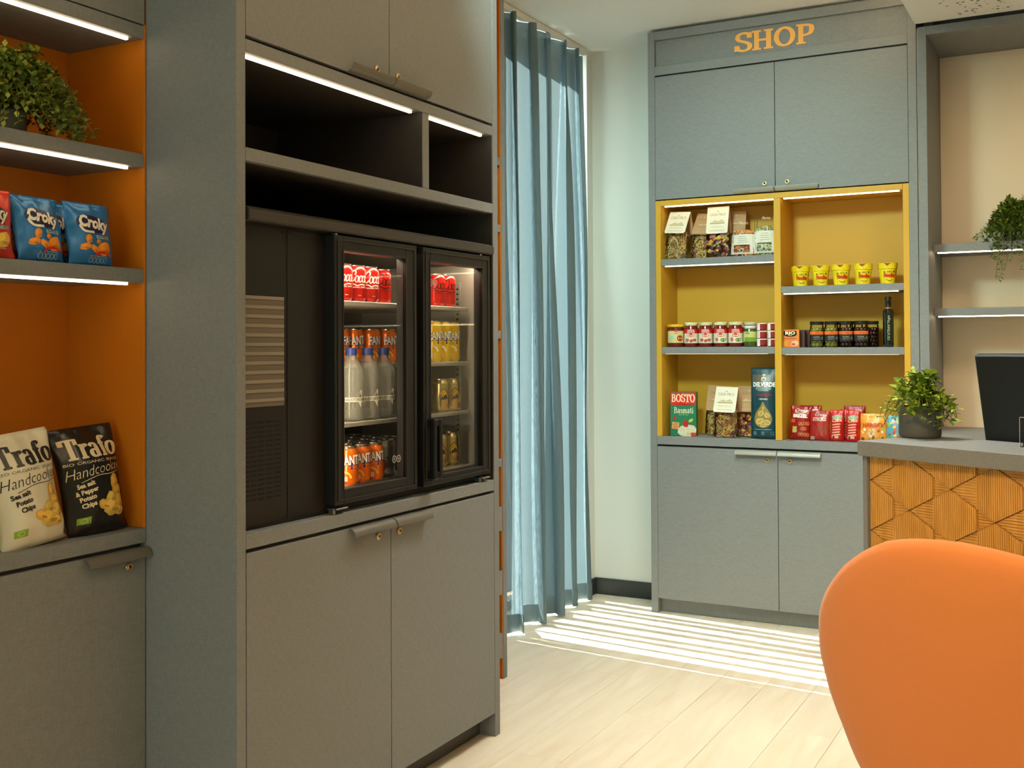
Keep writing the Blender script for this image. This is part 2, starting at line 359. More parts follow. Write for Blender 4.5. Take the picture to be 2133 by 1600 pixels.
def script_coca():
    S = []
    S += stroke(catmull([(0.62, 0.62), (0.66, 0.86), (0.50, 1.0), (0.24, 0.84), (0.08, 0.45), (0.16, 0.10), (0.42, 0.06), (0.62, 0.26)]), 0.13, 0.09)
    S += stroke(catmull([(0.10, 0.55), (-0.04, 0.75), (0.02, 0.98), (0.16, 1.06)]), 0.06)
    for x0 in (0.66, ):
        S += stroke(catmull(circ(x0+0.2, 0.30, 0.17, 0.27, 10), 3, True), 0.12, 0.06, True)
    S += stroke(catmull([(1.40, 0.46), (1.30, 0.58), (1.14, 0.46), (1.10, 0.20), (1.22, 0.03), (1.42, 0.16)]), 0.12, 0.06)
    S += stroke(catmull(circ(1.64, 0.30, 0.17, 0.27, 10), 3, True), 0.12, 0.06, True)
    S += stroke(catmull([(1.86, 0.60), (1.82, 0.20), (1.94, 0.03), (2.10, 0.18)]), 0.12, 0.06)
    S += stroke(catmull([(0.20, -0.16), (0.6, -0.12), (1.0, -0.26), (1.4, -0.16), (1.9, -0.20)]), 0.05, 0.09)
    return xf(S, 1, 1, -1.0, 0, shear=0.18)
class Print:
    def __init__(s): s.f = []
    def add(s, faces, col, layer=0): 
        for f in faces: s.f.append((f, col, layer))
        return s
    def text(s, txt, x, y, size, col, bold=0.0, shear=0.0, layer=2, rot=0.0, sx=1.0):
        return s.add(xf(sans(txt, 1.0, bold, shear), size*sx, size, x, y, rot), col, layer)
    def mesh(s, name, fn):
        vs = []; fs = []; cols = []
        for f, c, l in s.f:
            b = len(vs); vs += [fn(p[0], p[1], 0.0004*(l+1)) for p in f]; fs.append(tuple(range(b, b+len(f)))); cols.append(s2l(c))
        me = bpy.data.meshes.new(name); me.from_pydata(vs, [], fs)
        ca = me.color_attributes.new('Col', 'FLOAT_COLOR', 'CORNER')
        for p, c in zip(me.polygons, cols):
            for li in p.loop_indices: ca.data[li].color = c
        return me
def flat_fn(y=0.0): return lambda x, z, o: (x, y-o, z)
def cyl_fn(r): return lambda s, z, o: ((r+o)*math.cos(s/r), (r+o)*math.sin(s/r), z)
def color_mesh(name, vs, fs, cols, smooth=False):
    me = bpy.data.meshes.new(name); me.from_pydata(vs, [], fs)
    ca = me.color_attributes.new('Col', 'FLOAT_COLOR', 'CORNER')
    for p, c in zip(me.polygons, cols):
        for li in p.loop_indices: ca.data[li].color = c
        p.use_smooth = smooth
    return me

# ================================================================== THE SETTING
def struct(name, boxes, m, parent=None, bev=0.0):
    bm = bmesh.new()
    for b in boxes: box_bm(bm, *b, bev)
    o = new_obj(name, from_bm(name, bm), m, parent)
    if parent is None: o['kind'] = 'structure'
    return o
XW = -2.735   # window wall
floor = struct('floor', [(-3.05, 3.55, -3.05, 6.2, -0.12, -0.006)], mat('floor_screed', (150, 132, 108), 0.8))
# planks run away from the camera, 0.194 m wide
pm = {}
def plank(x0, x1, y0, y1):
    k = (round(x1-x0, 3), round(y1-y0, 3))
    if k not in pm:
        bm = bmesh.new(); box_bm(bm, 0, k[0], 0, k[1], -0.006, 0.0, 0.0006); pm[k] = from_bm('plank', bm)
    o = new_obj('plank', pm[k], FLOORM, floor); o.location = (x0, y0, 0)
xs = -3.0; col = 0
while xs < 3.4:
    y = -3.0 + (0.55*col) % 1.55 - 1.55
    fine = xs < 0.6
    while y < 6.1:
        L = 1.55; y0, y1 = max(y, -3.0), min(y+L, 6.1)
        if y1-y0 > 0.02: plank(xs+0.0006, xs+0.1934, y0+0.0006, y1-0.0006)
        y += L
    xs += 0.194; col += 1
CZ = 3.125
struct('ceiling', [(-2.77, 3.55, -3.05, 6.2, CZ, CZ+0.1)], CEILM)
struct('wall_left', [(-2.75, -2.60, -3.05, 4.165, 0, CZ)], WHITE)
struct('wall_window_side', [(-3.05, -2.75, 4.05, 4.165, 0, CZ), (XW-0.03, XW+0.03, 4.165, 4.70, 0, CZ), (XW-0.03, XW+0.03, 4.70, 5.715, 3.07, CZ), (XW-0.03, XW+0.03, 4.70, 5.715, 0, 0.06)], WHITE)
struct('wall_pillar', [(-3.05, -2.582, 5.715, 5.79, 0, CZ)], WHITE)
struct('wall_back', [(-3.05, -0.72, 5.79, 6.2, 0, CZ), (-0.72, 3.55, 6.05, 6.2, 0, CZ)], WHITE)
struct('wall_right', [(3.45, 3.55, -3.05, 6.2, 0, CZ)], WHITE)
struct('wall_front', [(-3.05, -2.4, -3.15, -3.0, 0, CZ), (-0.2, 3.55, -3.15, -3.0, 0, CZ), (-2.4, -0.2, -3.15, -3.0, 2.5, CZ), (-2.4, -0.2, -3.15, -3.0, 0, 0.2)], WHITE)
struct('baseboard_back', [(-2.570, -2.133, 5.778, 5.79, 0, 0.093)], SKIRT, bev=0.002)
struct('baseboard_pillar', [(-2.80, -2.570, 5.703, 5.715, 0, 0.093), (-2.582, -2.570, 5.715, 5.79, 0, 0.093)], SKIRT, bev=0.002)
struct('trim_1', [(-0.7635, -0.7575, 5.535, 5.56, 0, 2.94)], WHITE)
# window behind the curtain
win = struct('window_1', [(XW-0.03, XW+0.03, 4.70, 5.715, 0.06, 0.11), (XW-0.03, XW+0.03, 4.70, 5.715, 3.02, 3.07)], ALU)
for y0_, y1_ in ((4.715, 4.775), (5.19, 5.235), (5.665, 5.71)): struct('mullion', [(XW-0.03, XW+0.03, y0_, y1_, 0.11, 3.02)], ALU, win)
for y0_, y1_ in ((4.775, 5.19), (5.235, 5.665)): struct('pane', [(XW-0.004, XW+0.004, y0_, y1_, 0.11, 3.02)], GLASS, win)
win2 = struct('window_2', [(-2.4, -2.34, -3.1, -3.04, 0.2, 2.5), (-0.26, -0.2, -3.1, -3.04, 0.2, 2.5), (-2.34, -0.26, -3.1, -3.04, 0.2, 0.26), (-2.34, -0.26, -3.1, -3.04, 2.44, 2.5)], ALU)
struct('pane', [(-2.34, -0.26, -3.075, -3.065, 0.26, 2.44)], GLASS, win2)
# low acoustic soffit over the desk
sof = struct('ceiling_soffit', [(-0.766, 3.45, 0.6, 5.505, 2.955, CZ)], CEILM)
bm = bmesh.new(); rr = random.Random(3)
for i in range(900):
    x = rr.uniform(-0.63, 0.75); y = rr.uniform(4.0, 5.47); r = rr.choice((0.003, 0.004, 0.006, 0.008))
    c = bm.verts.new((x, y, 2.9545)); vs = [bm.verts.new((x+r*math.cos(a*PI/4), y+r*math.sin(a*PI/4), 2.9545)) for a in range(8)]
    bm.faces.new(list(reversed(vs))); bm.verts.remove(c)
o = new_obj('perforation', from_bm('perforation', bm), mat('perforation_dark', (120, 112, 98), 0.9), sof); o['kind'] = 'stuff'
struct('soffit_light_strip', [(-0.772, -0.766, 1.0, 5.40, 3.03, 3.04)], LED3, sof)
# fill lamps added above and around the camera, out of view
for i, (x, y, p, lc) in enumerate(FILL_CEIL_LIGHTS):
    z = 2.955 if x > -0.7 and y > 0.6 else CZ
    t = Thing('fill_ceiling_light', 'added square ceiling fill light out of view', 'ceiling light', (x, y, z-0.02), group='added ceiling fill lights')
    t.boxes('frame', [(-0.3, 0.3, -0.3, -0.28, 0, 0.018), (-0.3, 0.3, 0.28, 0.3, 0, 0.018), (-0.3, -0.28, -0.28, 0.28, 0, 0.018), (0.28, 0.3, -0.28, 0.28, 0, 0.018)], METAL, local=True)
    t.box('diffuser', -0.28, 0.28, -0.28, 0.28, 0.008, 0.016, LAMP, 0, local=True)
    area('fill_ceiling_glow', (x, y, z-0.025), (0, 0, -1), 0.5, 0.5, p, lc, 1.8)

# spotlights added to brighten the desk, the shop cabinet and the niche (out of view)
for (lp, aim, deg, pw, lc, what) in FILL_SPOTS:
    zt = 2.955 if lp[0] > -0.76 else CZ
    t = Thing('fill_spotlight', 'white fill spotlight added to brighten the %s, out of view' % what, 'spotlight', (lp[0], lp[1], lp[2]))
    t.box('mount', -0.04, 0.04, -0.04, 0.04, zt-lp[2]-0.02, zt-lp[2]-0.0005, WHITE, 0.002, local=True)
    bm = bmesh.new(); tube_bm(bm, [(0, 0, 0.05), (0, 0, zt-lp[2]-0.02)], 0.008, 8); t.mesh('stem', from_bm('stem', bm), WHITE)
    can = t.mesh('lamp_head', autosmooth(lathe('lamp_head', [(0.055, -0.015), (0.06, 0.0), (0.06, 0.11), (0.045, 0.125), (0.0005, 0.125)], 20, cap=False)), WHITE)
    can.rotation_euler = (Vector(aim)-Vector(lp)).to_track_quat('-Z', 'Y').to_euler()
    spot('fill_spotlight_beam', lp, aim, deg, pw, lc)

# ================================================================== CABINET PARTS
def lock_me(name='lock'):
    me = lathe(name, [(0.0115, 0), (0.0115, 0.003), (0.009, 0.005), (0.008, 0.0035), (0.006, 0.0035), (0.0055, 0.006), (0.0005, 0.006)], 20)
    return me
LOCK = lock_me()
KEY = lathe('lock_core', [(0.0045, 0.0058), (0.0045, 0.0064), (0.0005, 0.0064)], 14)
def add_lock(door, loc, facing):
    o = new_obj('lock', LOCK, BRASS, door); o.location = loc
    o.rotation_euler = (0, PI/2, 0) if facing == 'x' else (PI/2, 0, 0)
    c = new_obj('lock_core', KEY, mat('lock_core_dark', (70, 60, 44), 0.35, metal=0.7), door); c.location = loc; c.rotation_euler = o.rotation_euler
def pull_me(length, up):
    """curved lip pull: profile in (out, z), swept along local x, front = -y"""
    s = 1 if up else -1; pts = []; n = 7
    for i in range(n):
        a = (i/(n-1))*PI/2; pts.append((0.003+0.024*math.sin(a), s*(0.024-0.024*math.cos(a))))
    inner = [(p[0]-0.0022*math.cos((i/(n-1))*PI/2)*0 + 0.0, p[1]) for i, p in enumerate(pts)]
    bm = bmesh.new(); rows = []
    for x in (-length/2, length/2):
        A = [bm.verts.new((x, -p[0], p[1])) for p in pts]
        B = [bm.verts.new((x, -(p[0]-0.002), p[1]+s*0.002)) for p in pts]
        rows.append((A, B))
    (A0, B0), (A1, B1) = rows
    for i in range(n-1):
        bm.faces.new((A0[i], A0[i+1], A1[i+1], A1[i])); bm.faces.new((B0[i], B1[i], B1[i+1], B0[i+1]))
        bm.faces.new((A0[i], B0[i], B0[i+1], A0[i+1])); bm.faces.new((A1[i], A1[i+1], B1[i+1], B1[i]))
    bm.faces.new((A0[-1], B0[-1], B1[-1], A1[-1])); bm.faces.new((A0[0], A1[0], B1[0], B0[0]))
    bmesh.ops.recalc_face_normals(bm, faces=bm.faces)
    return from_bm('pull_handle', bm, True)
def add_pull(door, length, loc, up, rotz, m=BRONZE):
    o = new_obj('pull_handle', autosmooth(pull_me(length, up)), m, door); o.location = loc; o.rotation_euler = (0, 0, rotz)

# ------------------------------------------------------------------ fridge cabinet (front plane X = -1.96)
XA = -1.96
A = Thing('tall_cabinet', 'tall taupe-grey cabinet holding the black drinks fridge', 'cabinet', (-2.26, 2.84, 0))
A.box('side_panel', -2.585, XA, 2.144, 2.178, 0, 3.11, GREY)
A.box('side_panel', -2.585, XA, 3.497, 3.533, 0, 3.11, GREY)
A.box('back_panel', -2.597, -2.585, 2.144, 3.533, 0.0, 3.11, GREY_IN)
A.box('top_rail', -2.58, XA, 2.179, 3.496, 2.197, 2.231, GREY)
A.box('shelf', -2.58, XA, 2.179, 3.496, 1.911, 1.946, GREY)
A.box('divider', -2.58, XA-0.001, 3.029, 3.066, 1.9465, 2.1965, GREY)
A.box('counter', -2.58, XA, 2.179, 3.496, 0.897, 0.935, GREY)
A.box('plinth', -2.04, -2.025, 2.179, 3.496, 0.0, 0.085, GREY_IN)
A.box('carcass', -2.58, -1.985, 2.179, 3.496, 0.085, 0.893, GREY_IN, 0)
A.box('upper_carcass', -2.58, -1.985, 2.179, 3.496, 2.236, 3.11, GREY_IN, 0)
for (y0, y1, yl, yh0, yh1) in ((2.1805, 2.8345, 2.767, 2.617, 2.832), (2.8375, 3.4945, 2.881, 2.840, 3.046)):
    d = A.box('door', -1.979, XA, y0, y1, 2.241, 3.105, GREY)
    add_lock(d, (XA-A.loc.x, yl-A.loc.y, 2.281), 'x'); add_pull(d, yh1-yh0, (XA-A.loc.x, (yh0+yh1)/2-A.loc.y, 2.2405), True, PI/2)
    d = A.box('door', -1.979, XA, y0, y1, 0.086, 0.886, GREY)
    add_lock(d, (XA-A.loc.x, yl-A.loc.y, 0.841), 'x'); add_pull(d, yh1-yh0, (XA-A.loc.x, (yh0+yh1)/2-A.loc.y, 0.8875), False, PI/2)
A.box('led_strip', -1.992, -1.982, 2.1825, 2.995, 2.1895, 2.1965, LED, 0)
A.box('led_strip', -1.992, -1.982, 3.0715, 3.455, 2.1895, 2.1965, LED, 0)

for (y0, y1) in ((2.179, 3.0285), (3.0665, 3.4965)):
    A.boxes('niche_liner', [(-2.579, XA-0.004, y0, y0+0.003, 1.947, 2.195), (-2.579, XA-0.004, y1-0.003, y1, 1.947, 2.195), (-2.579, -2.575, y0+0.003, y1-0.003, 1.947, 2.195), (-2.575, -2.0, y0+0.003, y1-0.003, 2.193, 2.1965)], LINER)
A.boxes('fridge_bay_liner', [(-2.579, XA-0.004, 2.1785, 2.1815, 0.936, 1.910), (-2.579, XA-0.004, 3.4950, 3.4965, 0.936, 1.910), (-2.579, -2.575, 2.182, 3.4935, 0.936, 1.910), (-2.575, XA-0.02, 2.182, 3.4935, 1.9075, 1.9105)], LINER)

# ------------------------------------------------------------------ orange open shelf unit on the left (front plane X = -2.282)
XO = -2.282
B = Thing('shelf_cabinet', 'grey cabinet with open orange shelves of crisps', 'cabinet', (-2.43, 1.6, 0))
B.box('side_liner', -2.583, XO, 2.136, 2.143, 0.936, 3.11, ORANGE)
B.box('side_panel', -2.583, XO, 0.70, 0.736, 0, 3.11, GREY)
B.box('back_panel', -2.595, -2.583, 0.70, 2.143, 0.0, 3.11, ORANGE)
B.box('top_rail', -2.582, XO, 0.737, 2.1355, 2.262, 2.298, GREY)
B.box('shelf', -2.582, XO, 0.737, 2.1355, 1.912, 1.948, GREY)
B.box('shelf', -2.582, XO, 0.737, 2.1355, 1.599, 1.636, GREY)
B.box('counter', -2.582, XO, 0.737, 2.143, 0.897, 0.935, GREY)
B.box('carcass', -2.58, -2.304, 0.737, 2.143, 0.085, 0.893, GREY_IN, 0)
B.box('upper_carcass', -2.58, -2.304, 0.737, 2.143, 2.30, 3.11, GREY_IN, 0)
B.box('plinth', -2.34, -2.325, 0.737, 2.143, 0, 0.085, GREY_IN)
for (y0, y1, yl, yh0, yh1) in ((0.74, 1.438, 1.37, 1.20, 1.43), (1.441, 2.141, 2.083, 1.935, 2.140)):
    d = B.box('door', -2.301, XO, y0, y1, 0.086, 0.886, GREY)
    add_lock(d, (XO-B.loc.x, yl-B.loc.y, 0.841), 'x'); add_pull(d, yh1-yh0, (XO-B.loc.x, (yh0+yh1)/2-B.loc.y, 0.8875), False, PI/2)
    B.box('door', -2.301, XO, y0, y1, 2.302, 3.105, GREY)
for z in (2.262, 1.912, 1.599): B.box('led_strip', -2.312, -2.302, 0.74, 2.098, z-0.007, z, LED, 0)

# ------------------------------------------------------------------ narrow orange unit beyond the fridge cabinet
Cc = Thing('narrow_shelf_cabinet', 'narrow orange shelf unit between fridge cabinet and blue curtain', 'cabinet', (-2.43, 3.85, 0))
XC = -2.268
Cc.box('end_panel', -2.597, XC, 4.121, 4.154, 0, 3.11, GREY)
Cc.box('side_liner', -2.583, XC-0.002, 4.114, 4.1205, 0.0, 3.11, ORANGE)
Cc.box('back_panel', -2.595, -2.583, 3.535, 4.12, 0, 3.11, ORANGE)
for z0, z1 in ((2.201, 2.236), (1.914, 1.945), (1.456, 1.490), (0.907, 0.942)):
    Cc.box('shelf', -2.582, XC, 3.536, 4.1135, z0, z1, GREY)
    Cc.box('led_strip', -2.315, -2.306, 3.54, 4.08, z0-0.001, z0+0.004, LED, 0)
for z0, z1 in ((0.634, 0.736), (0.361, 0.466), (0.092, 0.197)):
    Cc.box('rail', -2.50, XC, 3.536, 4.1135, z0, z1, GREY)

# ------------------------------------------------------------------ shop cabinet (front plane Y = 5.52)
YS = 5.52
S = Thing('shop_cabinet', 'grey-green shop cabinet with yellow shelf niches and orange sign letters', 'cabinet', (-1.448, 5.65, 0))
S.box('side_panel', -2.133, -2.095, YS, 5.789, 0, 3.11, GREY)
S.box('side_panel', -0.803, -0.764, YS, 5.789, 0, 3.11, GREY)
S.box('top_rail', -2.0945, -0.8035, YS, 5.789, 3.063, 3.11, GREY)
S.box('sign_rail', -2.0945, -0.8035, YS, 5.789, 2.873, 2.921, GREY)
sb = S.box('sign_board', -2.0945, -0.8035, YS+0.022, 5.789, 2.9215, 3.0625, GREY, 0)
S.box('upper_carcass', -2.0945, -0.8035, YS+0.022, 5.788, 2.205, 2.872, GREY_IN, 0)
S.box('lower_carcass', -2.0945, -0.8035, YS+0.022, 5.788, 0.075, 0.890, GREY_IN, 0)
S.box('counter', -2.0945, -0.8035, YS, 5.788, 0.897, 0.940, GREY)
S.box('plinth', -2.0945, -0.8035, YS+0.045, YS+0.06, 0, 0.075, GREY)
S.box('niche_back', -2.0945, -0.8035, 5.775, 5.789, 0.9405, 2.198, YELLOW)
S.box('niche_side', -2.0945, -2.066, YS, 5.7745, 0.9405, 2.198, YELLOW)
S.box('niche_side', -0.832, -0.8035, YS, 5.7745, 0.9405, 2.198, YELLOW)
S.box('niche_divider', -1.458, -1.424, YS, 5.7745, 0.9405, 2.1695, YELLOW)
S.box('niche_top', -2.0655, -0.8325, YS, 5.7745, 2.170, 2.198, YELLOW)
for (x0, x1, z0, z1, l0, l1) in ((-2.0655, -1.4585, 1.849, 1.884, -2.05, -1.462), (-2.0655, -1.4585, 1.379, 1.415, -2.05, -1.5), (-1.4235, -0.8325, 1.684, 1.719, -1.415, -0.86), (-1.4235, -0.8325, 1.374, 1.410, -1.41, -0.86)):
    S.box('shelf', x0, x1, YS+0.002, 5.7745, z0, z1, GREY)
    S.box('led_strip', l0, l1, YS+0.018, YS+0.028, z0-(0.005 if z0 > 1.5 else 0.0008), z0, LED5, 0)
S.box('led_strip', -2.05, -1.464, YS+0.018, YS+0.028, 2.164, 2.170, LED5, 0)
S.box('led_strip', -1.412, -0.85, YS+0.018, YS+0.028, 2.164, 2.170, LED5, 0)
for (x0, x1, xl, h0, h1) in ((-2.0935, -1.4495, -1.502, -1.664, -1.452), (-1.4465, -0.8045, -1.387, -1.444, -1.231)):
    d = S.box('door', x0, x1, YS, YS+0.019, 2.204, 2.864, GREY)
    add_lock(d, (xl-S.loc.x, YS-S.loc.y, 2.249), 'y'); add_pull(d, h1-h0, ((h0+h1)/2-S.loc.x, YS-S.loc.y, 2.2035), True, 0, PALEPULL)
    d = S.box('door', x0, x1, YS, YS+0.019, 0.078, 0.886, GREY)
    add_lock(d, (xl-S.loc.x, YS-S.loc.y, 0.837), 'y'); add_pull(d, h1-h0, ((h0+h1)/2-S.loc.x, YS-S.loc.y, 0.8875), False, 0, PALEPULL)
# sign letters, each a raised piece
x = -1.655; Hc = 0.098
bs = {'S': 0.82, 'H': 0.9, 'O': 1.0, 'P': 0.95}
for ch in 'SHOP':
    f, adv = serif(ch, 0.205, 0.115, 0.10)
    bm = bmesh.new(); w = adv*Hc*1.27
    for qi, q in enumerate(f):
        q = [(x+w/2+p[0]*Hc*1.27, 2.944+p[1]*Hc) for p in q]
        F = [bm.verts.new((p[0]-S.loc.x, YS+0.0185-0.00004*qi-S.loc.y, p[1])) for p in q]; G = [bm.verts.new((p[0]-S.loc.x, YS+0.0215-S.loc.y, p[1])) for p in q]
        bm.faces.new(F); bm.faces.new(list(reversed(G)))
        for i in range(len(q)): bm.faces.new((F[i], G[i], G[(i+1) % len(q)], F[(i+1) % len(q)]))
    bmesh.ops.recalc_face_normals(bm, faces=bm.faces)
    new_obj('sign_letter', from_bm('sign_letter', bm), LETTER, sb); x += w

# ------------------------------------------------------------------ recessed wall niche behind the desk
N = Thing('niche_shelf_unit', 'grey framed wall niche with beige back and lit shelves behind the desk', 'shelf unit', (0.2, 5.75, 0))
N.box('frame_post', -0.757, -0.718, YS, 6.03, 0, 2.942, GREY)
N.box('frame_post', 1.36, 1.40, YS, 6.03, 0, 2.942, GREY)
N.box('frame_head', -0.7175, 1.3595, YS, 6.03, 2.902, 2.942, GREY)
N.box('back_panel', -0.7175, 1.3595, 6.01, 6.03, 0.0, 2.9015, BEIGE)
for z0, z1 in ((1.872, 1.912), (1.560, 1.598)):
    N.box('shelf', -0.7175, 1.3595, 5.69, 6.0095, z0, z1, GREY)
    N.box('led_strip', -0.70, 1.35, 5.705, 5.714, z0-0.005, z0, LED4, 0)
N.box('counter', -0.7175, 1.3595, 5.53, 6.0095, 0.965, 1.000, GREY)
N.box('base_carcass', -0.7175, 1.3595, 5.58, 6.0095, 0.0, 0.9645, GREY_IN)

# ------------------------------------------------------------------ desk (turned, front runs down to the right)
DR = math.atan2(-0.487, 0.873)
D = Thing('reception_desk', 'reception desk faced with ribbed golden oak rhombus tiles and a grey top', 'desk', (-0.704, 3.77, 0), DR)
D.box('top_slab', -0.022, 1.75, 0.0, 0.36, 1.05, 1.10, GREY, local=True)
D.box('end_panel', -0.018, 0.0, 0.02, 0.34, 0, 1.0495, GREY, local=True)
D.box('body', 0.001, 1.73, 0.045, 0.075, 0, 1.0495, mat('dark_oak_backing', (120, 72, 22), 0.7), 0, local=True)
D.box('worktop', 0.0, 1.73, 0.341, 0.85, 0.72, 0.75, GREY_IN, local=True)
D.box('rear_leg', 1.70, 1.73, 0.341, 0.84, 0.0, 0.7195, GREY_IN, local=True)
D.box('rear_leg', 0.0, 0.03, 0.341, 0.84, 0.0, 0.7195, GREY_IN, local=True)
HX, HZ = 0.1528, 0.0835
def ribbed(poly, vertical, pitch, ybase, depth):
    """convex polygon (x,z) -> ribbed plate proud of ybase by depth; ribs are grooves 2 mm deep"""
    ax = 0 if vertical else 1
    lo = min(p[ax] for p in poly); hi = max(p[ax] for p in poly)
    def span(t):
        v = []
        n = len(poly)
        for i in range(n):
            a, b = poly[i], poly[(i+1) % n]
            if abs(a[ax]-b[ax]) < 1e-9:
                if abs(a[ax]-t) < 1e-6: v += [a[1-ax], b[1-ax]]
                continue
            k = (t-a[ax])/(b[ax]-a[ax])
            if -1e-6 <= k <= 1+1e-6: v.append(a[1-ax]+k*(b[1-ax]-a[1-ax]))
        return (min(v), max(v)) if v else None
    n = max(2, int(round((hi-lo)/pitch))); ts = []
    for i in range(n):
        a = lo+(hi-lo)*i/n; p = (hi-lo)/n
        ts += [(a+p*0.02, 1.0), (a+p*0.55, 1.0), (a+p*0.62, 0.0), (a+p*0.95, 0.0)]
    ts[0] = (lo+1e-5, 1.0); ts.append((hi-1e-5, 1.0))
    bm = bmesh.new(); prev = None
    def P(t, s, y): return (t, y, s) if vertical else (s, y, t)
    for t, h in ts:
        sp = span(t)
        if sp is None: continue
        y = ybase-depth+(1-h)*0.0036
        row = [bm.verts.new(P(t, sp[0], ybase)), bm.verts.new(P(t, sp[0], y)), bm.verts.new(P(t, sp[1], y)), bm.verts.new(P(t, sp[1], ybase))]
        if prev:
            for k in range(3): bm.faces.new((prev[k], row[k], row[k+1], prev[k+1]))
        else: bm.faces.new(row)
        prev = row
    bm.faces.new(list(reversed(prev)))
    bmesh.ops.recalc_face_normals(bm, faces=bm.faces)
    return from_bm('oak_tile', bm)
def clip(poly, f):
    out = []; n = len(poly)
    for i in range(n):
        a, b = poly[i], poly[(i+1) % n]; fa, fb = f(a), f(b)
        if fa >= 0: out.append(a)
        if fa*fb < 0:
            k = fa/(fa-fb); out.append((a[0]+k*(b[0]-a[0]), a[1]+k*(b[1]-a[1])))
    return out
def area2(p): return abs(sum(p[i][0]*p[(i+1) % len(p)][1]-p[(i+1) % len(p)][0]*p[i][1] for i in range(len(p))))/2
tile_cache = {}
for i in range(-2, 12):
    for j in range(-14, 3):
        if (i+j) % 2: continue
        lx = i*HX; cz = 0.969 + j*HZ        # left vertex of the rhombus
        g = 0.0016
        rh = [(lx+g*1.6, cz), (lx+HX, cz+HZ-g), (lx+2*HX-g*1.6, cz), (lx+HX, cz-HZ+g)]
        b0, b1 = lx+0.0925, lx+0.0925+HX
        pieces = [(clip(clip(rh, lambda p: p[0]-b0-0.0006), lambda p: b1-0.0006-p[0]), True, 0.011, 0.0),
                  (clip(rh, lambda p: b0-0.0006-p[0]), False, 0.006, 0.0), (clip(rh, lambda p: p[0]-b1-0.0006), False, 0.004, 0.0)]
        for poly, vert, dep, _ in pieces:
            if len(poly) < 3: continue
            q = clip(clip(clip(clip(poly, lambda p: p[0]-0.002), lambda p: 1.72-p[0]), lambda p: 1.0485-p[1]), lambda p: p[1]-0.03)
            if len(q) < 3 or area2(q) < 2e-5: continue
            full = abs(area2(q)-area2(poly)) < 1e-8
            key = (vert, dep) if full else None
            if key in tile_cache and full: me = tile_cache[key]; ox, oz = lx, cz
            elif full:
                me = ribbed([(p[0]-lx, p[1]-cz) for p in poly], vert, 0.0072 if vert else 0.0085, 0, dep); tile_cache[key] = me; ox, oz = lx, cz
            else: me = ribbed(q, vert, 0.0072 if vert else 0.0085, 0, dep); ox = oz = 0
            o = new_obj('oak_tile', me, OAK, D.o); o.location = (ox, 0.0445, oz)

# ------------------------------------------------------------------ orange chair (back towards the camera, facing the desk)
k = 0.84
CH = Thing('lounge_chair', 'orange upholstered lounge chair with a tall rounded back', 'chair', (-0.419*k, 2.948*k, 0), DR)
left = [(-0.203, 0.281), (-0.248, 0.353), (-0.274, 0.393), (-0.300, 0.44), (-0.321, 0.493), (-0.336, 0.539), (-0.341, 0.613), (-0.335, 0.66), (-0.318, 0.702), (-0.296, 0.739), (-0.248, 0.797), (-0.191, 0.843), (-0.142, 0.874), (-0.083, 0.901), (0.0, 0.920), (0.09, 0.929)]
cx0 = 0.12
left = [((p[0]-cx0)*k*1.16, 1.42-(1.42-p[1])*k) for p in left]
left = [(-0.215, 0.36), (-0.26, 0.41)] + left
left = catmull(left, 3)
def chair_back():
    """loft: concentric copies of the outline, thick pad curved around a vertical axis"""
    outl = left + [(-p[0], p[1]) for p in reversed(left[:-1])]
    n = len(outl); zc = 0.68
    rings = [(0.0, 0.0), (0.35, 0.0), (0.65, 0.0), (0.85, 0.001), (0.94, 0.006), (0.98, 0.014), (1.0, 0.030), (0.985, 0.048), (0.95, 0.058), (0.85, 0.064), (0.6, 0.066), (0.3, 0.066), (0.0, 0.066)]
    bm = bmesh.new(); R = []
    def bend(x, z): return 0.30*x*x - 0.10*(0.70-z)*(1 if z < 0.7 else 0.4)*-1*0 + 0.10*max(0, z-0.75)*0
    for s, y in rings:
        if s == 0.0: R.append([bm.verts.new((0, y+bend(0, zc), zc))]); continue
        ring = []
        for (x, z) in outl:
            X = x*s; Z = zc+(z-zc)*s; ring.append(bm.verts.new((X, y+bend(X, Z), Z)))
        R.append(ring)
    for a, b in zip(R, R[1:]):
        for i in range(n):
            if len(a) == 1: bm.faces.new((a[0], b[i], b[(i+1) % n]))
            elif len(b) == 1: bm.faces.new((a[i], b[0], a[(i+1) % n]))
            else: bm.faces.new((a[i], b[i], b[(i+1) % n], a[(i+1) % n]))
    bmesh.ops.recalc_face_normals(bm, faces=bm.faces)
    return from_bm('backrest', bm, True)
o = CH.mesh('backrest', chair_back(), CHAIRM); o.location = (cx0*k, 0, 0)
bm = bmesh.new(); box_bm(bm, -0.30, 0.30, 0.045, 0.56, 0.33, 0.46, 0.045)
sp = CH.mesh('seat', from_bm('seat', bm, True), CHAIRM); sp.location = (cx0*k, 0, 0)
for sx in (-1, 1):
    for (yy, yb) in ((0.10, 0.06), (0.50, 0.54)):
        bm = bmesh.new(); tube_bm(bm, [(cx0*k+sx*0.16, yy, 0.335), (cx0*k+sx*0.18, yb, 0.0)], [0.016, 0.011], 10)
        CH.mesh('leg', from_bm('leg', bm, True), BLACK2)

